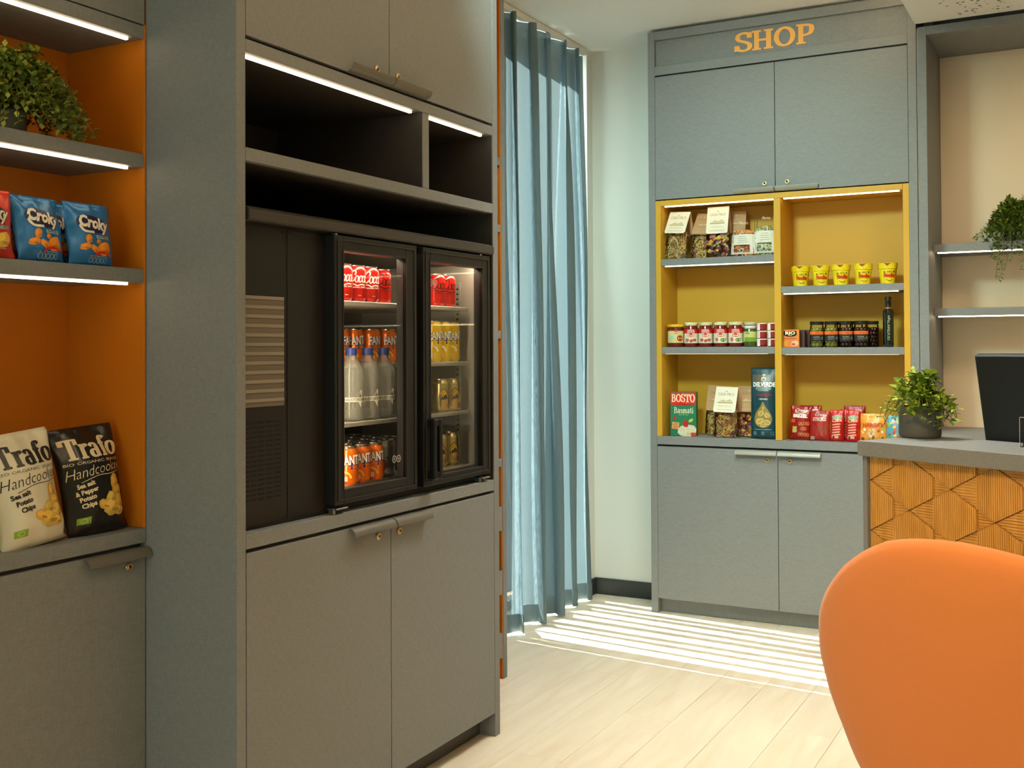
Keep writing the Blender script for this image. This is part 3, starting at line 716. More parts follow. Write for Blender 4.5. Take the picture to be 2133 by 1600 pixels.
# ------------------------------------------------------------------ curtain
def curtain():
    ny, nz = 460, 30; vs = []; fs = []
    knots = [4.19, 4.45, 4.72, 4.93, 5.12, 5.32, 5.48, 5.66]; nk = len(knots)-1
    for j in range(nz+1):
        v = j/nz; z = 0.012+v*(3.085-0.012)
        for i in range(ny+1):
            s = i/ny*nk; kf = int(min(s, nk-0.001)); ph = s*2*PI
            y = knots[kf]+(knots[kf+1]-knots[kf])*(s-kf)
            y += 0.085*(1-v)*(s/nk)**1.3
            wob = noise.noise(Vector((s*0.9, v*1.3, 2.0)))
            amp = 0.050+0.026*(1-v)+0.030*wob
            x = -2.590 + amp*math.sin(ph+0.8*wob) + 0.016*math.sin(2*ph+1.3*s+2.2*v) + 0.012*noise.noise(Vector((s*3.0, v*2.5, 7.0)))
            yy = y + (0.040+0.02*wob)*math.sin(2*ph+0.5+1.2*wob) + 0.010*noise.noise(Vector((s*2.0, v*3.0, 11.0)))
            vs.append((x, min(yy, 5.69), z))
    for j in range(nz):
        for i in range(ny):
            a = j*(ny+1)+i; fs.append((a, a+1, a+ny+2, a+ny+1))
    me = bpy.data.meshes.new('fabric'); me.from_pydata(vs, [], fs)
    for p in me.polygons: p.use_smooth = True
    t = Thing('curtain', 'sheer blue-grey floor-length curtain in front of the window', 'curtain', (-2.585, 4.9, 0.0))
    o = t.mesh('fabric', me, CURTAIN); o.location = (2.585, -4.9, 0)
    t.box('track', -2.60, -2.57, 4.17, 5.70, 3.088, 3.122, WHITE)
    # turned-up bottom hem: a second layer of cloth
    hv = [(p[0]+0.002, p[1], z) for z in (0.011, 0.10) for p in vs[:ny+1]]
    hf = [(i, i+1, ny+2+i, ny+1+i) for i in range(ny)]
    hm = bpy.data.meshes.new('hem'); hm.from_pydata(hv, [], hf)
    h = t.mesh('hem', hm, CURTAIN); h.location = (2.585, -4.9, 0)
curtain()

# ================================================================== DRINKS FRIDGE
F = Thing('display_fridge', 'black two-door glass display fridge built into the tall cabinet', 'fridge', (-2.25, 2.84, 0.936))
FX = -2.0
F.box('machine_housing', -2.54, FX, 2.19, 2.575, 0.937, 1.757, BLACK)
F.box('top_casing', -2.54, FX, 2.5755, 3.493, 1.722, 1.757, BLACK)
F.box('base_casing', -2.54, FX, 2.5755, 3.493, 0.937, 0.992, BLACK)
F.box('end_casing', -2.54, FX, 3.462, 3.493, 0.9925, 1.7215, FRIDGE_IN)
F.box('inner_left_wall', -2.52, FX-0.002, 2.5755, 2.583, 0.9925, 1.7215, FRIDGE_IN)
F.box('inner_back', -2.54, -2.525, 2.576, 3.4615, 0.9925, 1.7215, FRIDGE_BACK)
F.box('inner_floor', -2.524, FX-0.003, 2.5835, 3.4615, 0.9925, 0.996, FRIDGE_IN)
F.box('centre_post', FX-0.018, FX+0.002, 2.985, 3.029, 0.993, 1.721, BLACK2)
# slanted hood rail along the top front
hood = prism_me('hood_rail', [(-2.005, 1.7575), (-1.962, 1.7575), (-1.955, 1.762), (-1.955, 1.786), (-1.975, 1.796), (-2.005, 1.796)], 'y', 2.188, 3.495)
o = F.mesh('hood_rail', hood, mat('hood_steel', (64, 60, 54), 0.4, spec=0.5)); o.location = -F.loc
F.box('top_cover', -2.54, -2.0055, 2.19, 3.493, 1.7575, 1.79, BLACK)
F.box('seam_panel', FX, FX+0.003, 2.19, 2.385, 0.945, 1.75, BLACK)
F.box('seam_panel', FX, FX+0.003, 2.388, 2.56, 0.945, 1.75, BLACK)
# radiator mesh window with pale slats
gr = F.box('mesh_grille', FX+0.003, FX+0.0045, 2.197, 2.372, 1.262, 1.560, mat('grille_grey', (108, 98, 84), 0.6), 0)
SLAT = mat('grille_slat', (142, 131, 114), 0.55)
for i in range(12):
    z = 1.275+i*0.0252; F.box('grille_slat', FX+0.0045, FX+0.0065, 2.199, 2.370, z, z+0.009, SLAT, 0, gr)
# punched vent field
def slotf():
    bm = bmesh.new()
    for c, (ya, yb) in enumerate(((2.203, 2.232), (2.2385, 2.246), (2.2495, 2.257), (2.2635, 2.291), (2.2975, 2.325), (2.3315, 2.360))):
        for r_ in range(17):
            z = 1.012+r_*0.0128; box_bm(bm, FX+0.003, FX+0.0034, ya, yb, z, z+0.006)
    return from_bm('vent_slots', bm)
vs_ = F.mesh('vent_slots', slotf(), mat('vent_black', (4, 4, 4), 0.9)); vs_.location = -F.loc; vs_['kind'] = 'stuff'
for (yy, zz) in ((2.20, 1.245), (2.37, 1.245), (2.20, 1.74), (2.37, 1.74), (2.40, 1.742), (2.55, 0.955), (2.372, 0.952), (2.20, 0.952)):
    s_ = F.mesh('screw', SCREW if 'SCREW' in globals() else globals().setdefault('SCREW', lathe('screw', [(0.004, 0), (0.003, 0.0015), (0.0004, 0.002)], 8)), BLACK2)
    s_.location = Vector((FX+0.003, yy, zz))-F.loc; s_.rotation_euler = (0, PI/2, 0)
# doors
DX = -1.96
def fridge_door(y0, y1, gy0, gy1, z0, z1, gz0, gz1, hinge_left):
    d = F.boxes('door', [(FX+0.003, DX, y0, gy0, z0, z1), (FX+0.003, DX, gy1, y1, z0, z1), (FX+0.003, DX, gy0, gy1, z0, gz0), (FX+0.003, DX, gy0, gy1, gz1, z1)], BLACK, 0.0015)
    # stepped inner bead
    F.boxes('bead', [(DX, DX+0.003, y0+0.014, y0+0.017, z0+0.012, z1-0.012), (DX, DX+0.003, y1-0.017, y1-0.014, z0+0.012, z1-0.012),
                     (DX, DX+0.003, y0+0.017, y1-0.017, z0+0.012, z0+0.015), (DX, DX+0.003, y0+0.017, y1-0.017, z1-0.015, z1-0.012),
                     (DX, DX+0.002, gy0-0.004, gy0-0.001, gz0-0.004, gz1+0.004), (DX, DX+0.002, gy1+0.001, gy1+0.004, gz0-0.004, gz1+0.004),
                     (DX, DX+0.002, gy0-0.001, gy1+0.001, gz0-0.004, gz0-0.001), (DX, DX+0.002, gy0-0.001, gy1+0.001, gz1+0.001, gz1+0.004)], mat('door_bead', (52, 48, 42), 0.4), 0, d)
    F.box('glass_pane', DX-0.012, DX-0.008, gy0-0.005, gy1+0.005, gz0-0.005, gz1+0.005, GLASS, 0, d)
    hy = y0+0.02 if hinge_left else y1-0.05
    F.boxes('hinge', [(DX-0.03, DX+0.006, hy-0.02, hy+0.035, z0-0.014, z0-0.009), (DX-0.025, DX-0.005, hy-0.022, hy-0.012, z0-0.026, z0-0.009)], METAL, 0.001, d)
    F.boxes('pin', [(DX-0.022, DX-0.008, hy-0.006, hy+0.006, z1, z1+0.006)], METAL, 0.001, d)
    # two little ring stickers on the glass
    bm = bmesh.new()
    for cy in (-0.012, 0.012):
        yb = (gy1-0.045 if hinge_left else gy0+0.028)+cy; zb = gz0+0.062 if hinge_left else gz1-0.068
        for q in stroke(circ(yb, zb, 0.010, 0.010, 16), 0.004, closed=True)+ell(yb, zb, 0.004, 0.004, 8):
            bm.faces.new([bm.verts.new((DX-0.0075-F.loc.x, p[0]-F.loc.y, p[1]-F.loc.z)) for p in q])
    new_obj('sticker', from_bm('sticker', bm), mat('grey_sticker', (150, 146, 136), 0.6), d)
    return d
d1 = fridge_door(2.554, 2.988, 2.597, 2.924, 0.962, 1.750, 1.006, 1.705, True)
d2 = fridge_door(3.026, 3.472, 3.070, 3.417, 0.962, 1.750, 0.994, 1.704, False)
# bow handle on the right door
bm = bmesh.new()
for yy in (3.045, 3.080): box_bm(bm, DX+0.016, DX+0.036, yy-0.008, yy+0.010, 0.985, 1.185, 0.004)
box_bm(bm, DX+0.001, DX+0.032, 3.046, 3.082, 1.160, 1.184, 0.003); box_bm(bm, DX+0.001, DX+0.032, 3.046, 3.082, 0.986, 1.010, 0.003)
h_ = new_obj('handle', from_bm('handle', bm), BLACK2, d2); h_.location = -F.loc
# shelves
SH = [1.565, 1.368, 1.190]
WIRE = mat('shelf_steel', (186, 182, 170), 0.35, metal=0.5)
def fshelf(y0, y1, x1, z): F.box('shelf', -2.50, x1, y0, y1, z-0.014, z, WIRE, 0.002)
fshelf(2.590, 3.445, -2.036, SH[0]); fshelf(3.030, 3.445, -2.036, SH[1]); fshelf(2.590, 3.026, -2.165, SH[1]); fshelf(2.590, 3.445, -2.036, SH[2])
# rack upright with punched holes on the right wall, LED strips
F.box('rack_upright', -2.10, -2.078, 3.4555, 3.4615, 1.0, 1.66, WIRE, 0)
bm = bmesh.new()
for i in range(34): box_bm(bm, -2.093, -2.085, 3.4551, 3.4555, 1.02+i*0.0185, 1.027+i*0.0185)
r_ = F.mesh('rack_holes', from_bm('rack_holes', bm), BLACK2); r_.location = -F.loc; r_['kind'] = 'stuff'
F.box('led_strip', -2.02, -2.008, 2.60, 2.98, 1.714, 1.7215, LED2, 0)
F.box('led_strip', -2.02, -2.008, 3.035, 3.455, 1.714, 1.7215, LED2, 0)
F.box('led_strip', -2.020, -2.008, 2.5835, 2.590, 1.00, 1.70, LED2, 0)

# ------------------------------------------------------------------ cans
def can_body(r, h):
    n = r*0.80
    return autosmooth(lathe('can_body', [(r*0.72, 0.003), (r*0.78, 0.0), (r*0.80, 0.001), (r*0.97, 0.010), (r, 0.013), (r, h-0.018), (r*0.985, h-0.015), (n+0.001, h-0.0045), (n, h-0.003)], 28), 0.7)
def can_lid(r, h):
    n = r*0.80
    return autosmooth(lathe('can_lid', [(n, h-0.0035), (n+0.0018, h-0.003), (n+0.0018, h), (n, h+0.0004), (n-0.002, h-0.004), (0.0005, h-0.004)], 28, cap=False), 0.7)
ALUM = mat('can_aluminium', (205, 200, 190), 0.25, metal=1.0)
def make_can(name, label, body_m, prn, r, h, loc, rotz, group):
    t = Thing(name, label, 'can', loc, rotz, group=group)
    t.mesh('body', can_body(r, h), body_m); t.mesh('lid', can_lid(r, h), ALUM)
    if prn:
        o = t.mesh('print', prn.mesh('print', cyl_fn(r)), PRINT)
    return t
RED = mat('can_red', (206, 22, 14), 0.28, metal=0.35, coat=0.3)
REDZ = mat('can_red_dark_script', (214, 24, 12), 0.28, metal=0.35, coat=0.3)
ORG = mat('can_orange', (240, 112, 8), 0.28, metal=0.35, coat=0.3)
YEL = mat('can_yellow', (250, 206, 8), 0.28, metal=0.3, coat=0.3)
GOLD = mat('can_gold', (206, 184, 118), 0.25, metal=0.9)
SILV = mat('can_silver', (150, 148, 142), 0.3, metal=0.7)
def cola_print(col, sub):
    p = Print()
    for a in (0.0, 0.112):
        p.add(xf(script_coca(), 0.030, 0.038, a+0.010, 0.060), col, 0)
        p.text(sub, a+0.012, 0.043, 0.0065, col, 0.01)
        p.text('330 ml', a+0.016, 0.018, 0.004, col)
    return p
def fanta_print(h, col2):
    p = Print(); z = h*0.55
    for a in (0.0, 0.11):
        p.add(ell(a+0.018, z-0.006, 0.027, 0.010, 12), (30, 48, 120), 0)
        p.add(xf(sans('FANTA', 1, 0.07), 0.0225, 0.040, a+0.0216, z-0.0012, 0.06), (24, 40, 110), 1)
        p.add(xf(sans('FANTA', 1, 0.028), 0.0225, 0.040, a+0.021, z, 0.06), (252, 248, 236), 2)
        p.add(stroke(catmull([(a-0.01, z-0.022), (a+0.008, z-0.028), (a+0.016, z-0.042)]), 0.006), col2, 0)
        p.add(rect(a-0.008, a+0.004, h*0.10, h*0.22), (236, 232, 220), 0)
    return p
def abbey_print():
    p = Print()
    for a in (0.0, 0.105):
        arch = [(a-0.017, 0.030), (a+0.017, 0.030), (a+0.017, 0.058), (a+0.010, 0.074), (a, 0.083), (a-0.010, 0.074), (a-0.017, 0.058)]
        p.add([[(a, 0.05), arch[i], arch[(i+1) % 7]] for i in range(7)], (240, 190, 30), 0)
        p.add(stroke(arch, 0.0022, closed=True), (60, 44, 12), 1)
        p.add(stroke([(a-0.012, 0.035), (a-0.012, 0.058), (a, 0.074), (a+0.012, 0.058)], 0.0016), (70, 50, 14), 1)
        p.add(xf(sans('Leffe', 1, 0.03, 0.2), 0.0145, 0.022, a, 0.045, 0.15), (40, 28, 10), 2)
        p.add(rect(a-0.013, a+0.013, 0.020, 0.024), (60, 44, 12), 0)
    return p
FACE = -0.93   # turned towards the room's middle, where customers stand
coke = make_can('cola_can', 'red can with white script, third from left on top fridge shelf', RED, cola_print((255, 244, 226), 'ORIGINAL TASTE'), 0.033, 0.115, (-2.078, 2.886, SH[0]), FACE, 'red cola cans on the top fridge shelf')
copy_thing(coke, 'red can with white script, second from left on top fridge shelf', (-2.078, 2.815, SH[0]), FACE-0.1)
copy_thing(coke, 'red can with white script, leftmost on top fridge shelf, half hidden by door frame', (-2.078, 2.745, SH[0]), FACE-0.05)
zero = make_can('cola_can', 'red can with black script behind left fridge door, top shelf', REDZ, cola_print((34, 10, 6), 'ZERO SUGAR'), 0.033, 0.115, (-2.115, 3.008, SH[0]), FACE+0.05, 'red cola cans on the top fridge shelf')
copy_thing(zero, 'red can with black script behind right fridge door, right one of the pair', (-2.078, 3.362, SH[0]), FACE+0.1)
copy_thing(zero, 'red can with black script behind right fridge door, left one of the pair', (-2.078, 3.292, SH[0]), FACE+0.05)
fy = make_can('lemon_can', 'tall yellow soda can, rightmost of three on the second fridge shelf', YEL, fanta_print(0.145, (250, 250, 235)), 0.0285, 0.145, (-2.075, 3.392, SH[1]), FACE, 'yellow soda cans')
copy_thing(fy, 'tall yellow soda can, middle of three on the second fridge shelf', (-2.075, 3.331, SH[1]), FACE-0.2)
copy_thing(fy, 'tall yellow soda can, leftmost of three on the second fridge shelf', (-2.075, 3.270, SH[1]), FACE-0.1)
fo = make_can('orange_soda_can', 'orange soda can, second from left above the water bottles', ORG, fanta_print(0.115, (255, 190, 70)), 0.033, 0.115, (-2.21, 2.985, SH[1]), FACE-0.1, 'orange soda cans above the water bottles')
copy_thing(fo, 'orange soda can, leftmost above the water bottles', (-2.21, 2.905, SH[1]), FACE+0.8)
copy_thing(fo, 'orange soda can, third from left above the water bottles', (-2.19, 2.935+0.115, SH[1]), FACE+0.3)
copy_thing(fo, 'orange soda can, rightmost above the water bottles, cut by door frame', (-2.17, 3.120, SH[1]), FACE+0.1)
FZ = 0.9962
copy_thing(fo, 'orange soda can, rightmost of three at the front of the fridge floor', (-2.075, 2.905, FZ), FACE-0.1, group='orange soda cans on the fridge floor')
copy_thing(fo, 'orange soda can, middle of three at the front of the fridge floor', (-2.075, 2.833, FZ), FACE-0.15, group='orange soda cans on the fridge floor')
copy_thing(fo, 'orange soda can, leftmost of three at the front of the fridge floor', (-2.070, 2.763, FZ), FACE-0.2, group='orange soda cans on the fridge floor')
pz = Print()
for a in (0.0, 0.1):
    pz.add(ell(a-0.006, 0.040, 0.010, 0.018, 12), (190, 50, 20), 0); pz.text('COLA', a+0.01, 0.05, 0.014, (60, 20, 16), 0.02, rot=PI/2)
sil = make_can('silver_can', 'grey can with a red mark, right of the orange cans on the fridge floor', SILV, pz, 0.033, 0.115, (-2.085, 2.985, FZ), FACE, None)
gc = make_can('beer_can', 'gold can with yellow arch emblem, right one on the third fridge shelf', GOLD, abbey_print(), 0.033, 0.117, (-2.078, 3.398, SH[2]), FACE+0.25, 'gold beer cans')
copy_thing(gc, 'gold can with yellow arch emblem, left one on the third fridge shelf', (-2.078, 3.322, SH[2]), FACE+0.2)
copy_thing(gc, 'gold can with yellow arch emblem, behind the left one on the third fridge shelf', (-2.150, 3.33, SH[2]), FACE-0.2)
copy_thing(gc, 'gold can with yellow arch emblem, right one on the fridge floor beside the handle', (-2.078, 3.385, FZ), FACE+0.25)
copy_thing(gc, 'gold can with yellow arch emblem, middle one on the fridge floor behind the handle', (-2.078, 3.310, FZ), FACE+0.1)
copy_thing(gc, 'gold can with yellow arch emblem, left one on the fridge floor by the door frame', (-2.078, 3.235, FZ), FACE)
# back rows: only dark lids show
bk = Thing('stored_can', 'drinks can in the dark back rows on the fridge floor', 'can', (-2.16, 2.80, FZ), 0.3, group='cans in the back rows of the fridge floor')
bk.mesh('body', bpy.data.objects[sil.o.children[0].name].data, SILV); bk.mesh('lid', sil.o.children[1].data, ALUM)
for r_ in range(5):
    for c_ in range(7):
        if r_ == 0 and c_ == 0: continue
        x, y = -2.155-r_*0.071, 2.80+c_*0.072+(0.036 if r_ % 2 else 0)
        if y > 3.2: continue
        copy_thing(bk, 'drinks can in the dark back rows on the fridge floor', (x, y, FZ), r_+c_*0.7)

# ------------------------------------------------------------------ water bottles
R = 0.0385
prof = [(0.020, 0.0), (R*0.9, 0.002), (R, 0.012), (R*0.93, 0.018), (R, 0.028), (R*0.94, 0.034), (R, 0.046), (R, 0.088), (R*0.95, 0.092), (R, 0.097), (R*0.95, 0.104), (R, 0.110), (R*0.95, 0.117), (R, 0.123), (R*0.94, 0.132), (R, 0.142), (R*0.95, 0.158), (R*0.72, 0.180), (0.018, 0.197), (0.0155, 0.204), (0.0155, 0.212)]
BLUE = mat('blue_cap', (44, 62, 130), 0.4)
wb = Thing('water_bottle', 'clear water bottle with blue cap, middle of three in the fridge', 'bottle', (-2.085, 2.888, SH[2]+0.0005), FACE+0.35, group='water bottles in the fridge')
wb.mesh('bottle', lathe('bottle', prof, 28), PET)
wb.mesh('cap', autosmooth(lathe('cap', [(0.0185, 0.206), (0.0185, 0.226), (0.017, 0.229), (0.0005, 0.229)], 20)), BLUE)
p = Print()
for a in (0.0, ):
    p.add(rect(a-0.034, a+0.034, 0.060, 0.074, 8, 1), (240, 234, 220), 0)
    p.add([[(a+0.004, 0.074), (a+0.024, 0.074), (a+0.024, 0.098), (a+0.014, 0.090)], [(a+0.010, 0.060), (a+0.022, 0.060), (a+0.022, 0.040)]], (240, 234, 220), 0)
    p.add(xf(sans('CHAUDFONTAINE', 1, 0.01), 0.0092, 0.0135, a, 0.0622), (56, 44, 38), 2)
    p.add(ell(a+0.018, 0.079, 0.0025, 0.004, 8, 0.4), (60, 46, 40), 1)
wb.mesh('print', p.mesh('print', cyl_fn(R)), PRINTM)
copy_thing(wb, 'clear water bottle with blue cap, rightmost of three in the fridge', (-2.085, 2.976, SH[2]+0.0005), FACE+0.35)
copy_thing(wb, 'clear water bottle with blue cap, leftmost of three in the fridge', (-2.085, 2.800, SH[2]+0.0005), FACE+0.35)

# ================================================================== SHELF GOODS
def bag_fn(w, h, T, seed=0, bottom=0.0, pinch=0.05, wr=0.004):
    """pillow pouch: returns surf(x, z, off) for the front (off>=0 outward) and the back"""
    def half(u, v):
        e = max(0.0, 1-abs(u)**2.4)**0.75
        g = min(1.0, max(0.0, (v-0.035)/0.22 + bottom))**0.7 if v < 0.6 else 1.0
        g2 = min(1.0, max(0.0, (0.955-v)/0.30))**0.8 if v > 0.5 else 1.0
        return T/2*e*g*g2
    def xs(u, v): return u*w/2*(1-pinch*math.sin(PI*min(1, max(0, v))))
    def wrk(u, v):
        n = noise.noise(Vector((u*2.2+seed*3.1, v*3.0, seed))) + 0.5*noise.noise(Vector((u*6+seed, v*5, seed+4)))
        k = 0.35+1.3*abs(u)**3 + 0.9*abs(2*v-1)**4
        return wr*n*k*(1 if 0.03 < v < 0.97 else 0.25)
    def front(x, z, off=0.0):
        u, v = x/(w/2), z/h; return (xs(u, v), -half(u, v)-0.001-off+wrk(u, v), z)
    def back(x, z): 
        u, v = x/(w/2), z/h; return (xs(u, v), half(u, v)+0.001+wrk(u, v), z)
    return front, back
def bag_mesh(name, w, h, T, seed, bottom, pinch, wr, nu=22, nv=26, zig=True):
    fr, bk = bag_fn(w, h, T, seed, bottom, pinch, wr); bm = bmesh.new(); G = []
    for s in (fr, bk):
        G.append([[bm.verts.new(s((i/nu*2-1)*w/2, j/nv*h)) for i in range(nu+1)] for j in range(nv+1)])
    for k, g in enumerate(G):
        for j in range(nv):
            for i in range(nu):
                q = (g[j][i], g[j][i+1], g[j+1][i+1], g[j+1][i]); bm.faces.new(q if k == 0 else tuple(reversed(q)))
    a, b = G
    for j in range(nv):
        bm.faces.new((a[j][0], a[j+1][0], b[j+1][0], b[j][0])); bm.faces.new((a[j][nu], b[j][nu], b[j+1][nu], a[j+1][nu]))
    for i in range(nu):
        bm.faces.new((a[0][i], b[0][i], b[0][i+1], a[0][i+1])); bm.faces.new((a[nv][i], a[nv][i+1], b[nv][i+1], b[nv][i]))
    return from_bm(name, bm, True), fr
def make_bag(name, label, cat, w, h, T, m, prn, loc, rotz=0.0, lean=0.0, roll=0.0, seed=0, bottom=0.35, pinch=0.04, wr=0.004, group=None, pm=PRINT):
    t = Thing(name, label, cat, loc, rotz, -lean, group); t.o.rotation_euler[1] = roll
    me, fr = bag_mesh('pouch', w, h, T, seed, bottom, pinch, wr)
    t.mesh('pouch', me, m)
    if prn:
        q = Print(); q.f = sub_faces(prn.f, 0.012)
        t.mesh('print', q.mesh('print', fr), pm)
    return t
def sub_faces(fs, mx):
    out = []
    for f, c, l in fs:
        st = [f]
        while st:
            g = st.pop(); xs_ = [p[0] for p in g]; zs_ = [p[1] for p in g]
            wx, wz = max(xs_)-min(xs_), max(zs_)-min(zs_)
            if max(wx, wz) <= mx*1.5 or len(out) > 9000: out.append((g, c, l)); continue
            ax = 0 if wx > wz else 1; md = (max(xs_)+min(xs_))/2 if ax == 0 else (max(zs_)+min(zs_))/2
            A_ = clip(g, lambda p: p[ax]-md); B_ = clip(g, lambda p: md-p[ax])
            if len(A_) < 3 or len(B_) < 3: out.append((g, c, l)); continue
            st += [A_, B_]
    return out
def chip(cx, cz, r, seed, col=(240, 170, 50), rot=0.3, asp=0.8):
    lt = tuple(min(255, int(c*1.14)) for c in col); dk = tuple(int(c*0.82) for c in col)
    return [(ell(cx, cz, r, r*asp, 14, rot, 0.22, seed), col), (ell(cx-r*0.2, cz+r*0.2, r*0.55, r*asp*0.5, 12, rot, 0.3, seed+1), lt), (ell(cx+r*0.3, cz-r*asp*0.45, r*0.45, r*0.16, 8, rot-0.3, 0.2, seed+2), dk)]
def add_chip(p, *a, layer=2, **k):
    for i, (f, c) in enumerate(chip(*a, **k)): p.add(f, c, layer+i)

# ------------------------------------------------------------------ crisps on the orange shelves (they face +X)
RZ = PI/2
def croky(bg2, chips_col):
    p = Print()
    p.add(ell(0.0, 0.108, 0.050, 0.024, 20, -0.12), (34, 22, 74), 1)
    p.add([[(0.014, 0.092), (0.046, 0.100), (0.036, 0.078)]], (34, 22, 74), 1)
    p.add(xf(sans('Croky', 1, 0.045, 0.15), 0.036, 0.044, 0.0, 0.097, -0.12), (252, 238, 214), 3)
    p.add(stroke(catmull([(-0.042, 0.104), (-0.03, 0.088), (0.0, 0.086)]), 0.007, 0.006), (252, 238, 214), 3)
    p.add(rect(0.006, 0.052, 0.070, 0.079), (206, 220, 226), 1); p.text('PAPRIKA' if bg2 else 'NATUREL', 0.029, 0.0712, 0.0105, (40, 70, 90), 0.02)
    add_chip(p, -0.020, 0.067, 0.014, 3, chips_col, 1.1, 0.7)
    add_chip(p, -0.032, 0.046, 0.017, 5, chips_col, 0.2, 0.5)
    add_chip(p, -0.004, 0.041, 0.014, 9, chips_col, -0.6, 0.7)
    add_chip(p, 0.030, 0.044, 0.026, 12, chips_col, 0.3, 0.72)
    add_chip(p, 0.012, 0.062, 0.008, 15, chips_col, 0.3, 0.8)
    if bg2:
        p.add(stroke(catmull([(-0.006, 0.020), (0.004, 0.030), (0.03, 0.033), (0.054, 0.026)]), 0.007, 0.007), (206, 40, 24), 3)
    p.add(stroke([(-0.02, 0.0225), (0.04, 0.0225)], 0.001), (190, 214, 226), 1)
    for i in range(5): p.add(stroke(circ(-0.016+i*0.0125, 0.0125, 0.0055, 0.0065, 10), 0.0012, closed=True), (180, 206, 220) if bg2 else (190, 60, 40), 1)
    return p
CRB = mat('blue_foil', (36, 116, 178), 0.28, metal=0.25, spec=0.6); CRR = mat('red_foil', (222, 62, 34), 0.28, metal=0.25, spec=0.6)
zc = 1.6365
blue = make_bag('crisp_bag', 'blue crisp bag nearest the fridge cabinet on the orange shelf', 'crisp bag', 0.145, 0.168, 0.045, CRB, croky(True, (240, 140, 30)), (-2.318, 1.992, zc), RZ, 0.16, 0.0, 1, group='small crisp bags')
blue2 = make_bag('crisp_bag', 'blue crisp bag between the red bag and the other blue one', 'crisp bag', 0.145, 0.168, 0.050, CRB, croky(True, (240, 140, 30)), (-2.318, 1.836, zc), RZ+0.05, 0.18, 0.0, 6, group='small crisp bags', wr=0.006)
redb = make_bag('crisp_bag', 'red crisp bag at the left picture edge', 'crisp bag', 0.145, 0.168, 0.045, CRR, croky(False, (236, 190, 80)), (-2.318, 1.688, zc), RZ, 0.10, 0.0, 3, group='small crisp bags')
copy_thing(blue, 'blue crisp bag behind, in the gap between the two blue bags', (-2.385, 1.93, zc), RZ, rotx=-0.12)
copy_thing(redb, 'red crisp bag behind the red and blue bags', (-2.385, 1.78, zc), RZ, rotx=-0.10)
def trafo(ink, bg, lines, dark):
    p = Print()
    f, wd = serif('Trafo', 0.24, 0.09, 0.09)
    p.add(xf(f, 0.168/wd, 0.056, 0.006, 0.198), ink, 1)
    p.add(xf(sans('BIO ORGANIC SNACKS', 1, 0.0), 0.0178, 0.0105, 0.006, 0.183), ink if dark else (120, 104, 84), 1)
    p.add(xf(sans('Handcooked', 1, -0.012, 0.35), 0.036, 0.040, 0.004, 0.152, 0.08), ink, 1)
    p.add(stroke(catmull([(-0.05, 0.136), (0.0, 0.148), (0.04, 0.148), (0.085, 0.154)]), 0.0016), ink, 1)
    for i, t in enumerate(lines): p.add(xf(sans(t, 1, 0.04), 0.0165, 0.0165, -0.042+(0.006*i if not dark else 0.004), 0.124-i*0.0175, 0.14), ink, 1)
    c = (226, 180, 78)
    for i, (x, z, r, a) in enumerate(((0.052, 0.126, 0.021, 1.2), (0.058, 0.102, 0.022, 0.2), (0.030, 0.086, 0.020, 0.5), (0.002, 0.071, 0.019, -0.2), (0.026, 0.062, 0.030, 0.3), (0.056, 0.074, 0.026, 0.9), (0.050, 0.050, 0.018, 0.1))):
        add_chip(p, x, z, r, 20+i, (c[0]-6*(i % 3), c[1]-8*(i % 2), c[2]), a, 0.75)
    p.add(rect(-0.072, -0.040, 0.030, 0.047), (140, 176, 40), 1); p.add(stroke(circ(-0.056, 0.0385, 0.008, 0.005, 8), 0.001, closed=True), (225, 232, 190), 2)
    return p
zc = 0.9355
make_bag('crisp_bag', 'large black crisp bag leaning beside the fridge cabinet', 'crisp bag', 0.190, 0.285, 0.085, mat('black_foil', (34, 30, 26), 0.25, metal=0.2, spec=0.6), trafo((236, 212, 168), None, ('Sea salt', '& Pepper', 'Potato', 'Chips'), True), (-2.335, 2.028, zc), RZ-0.06, 0.20, -0.06, 8, wr=0.009, group='large crisp bags')
make_bag('crisp_bag', 'large cream crisp bag left of the black one', 'crisp bag', 0.195, 0.285, 0.085, mat('cream_foil', (226, 214, 186), 0.38, spec=0.5), trafo((40, 32, 26), None, ('Sea salt', 'Potato', 'Chips'), False), (-2.325, 1.828, zc), RZ+0.04, 0.20, -0.09, 4, wr=0.008, group='large crisp bags')
make_bag('crisp_bag', 'green crisp bag, only a corner at the left picture edge', 'crisp bag', 0.17, 0.26, 0.075, mat('green_foil', (60, 150, 20), 0.3, metal=0.2, spec=0.6), None, (-2.325, 1.625, zc), RZ, 0.18, -0.04, 12, wr=0.008, group='large crisp bags')
copy_thing(blue, 'black-edged large bag', (-2.39, 1.70, zc), RZ) if False else None

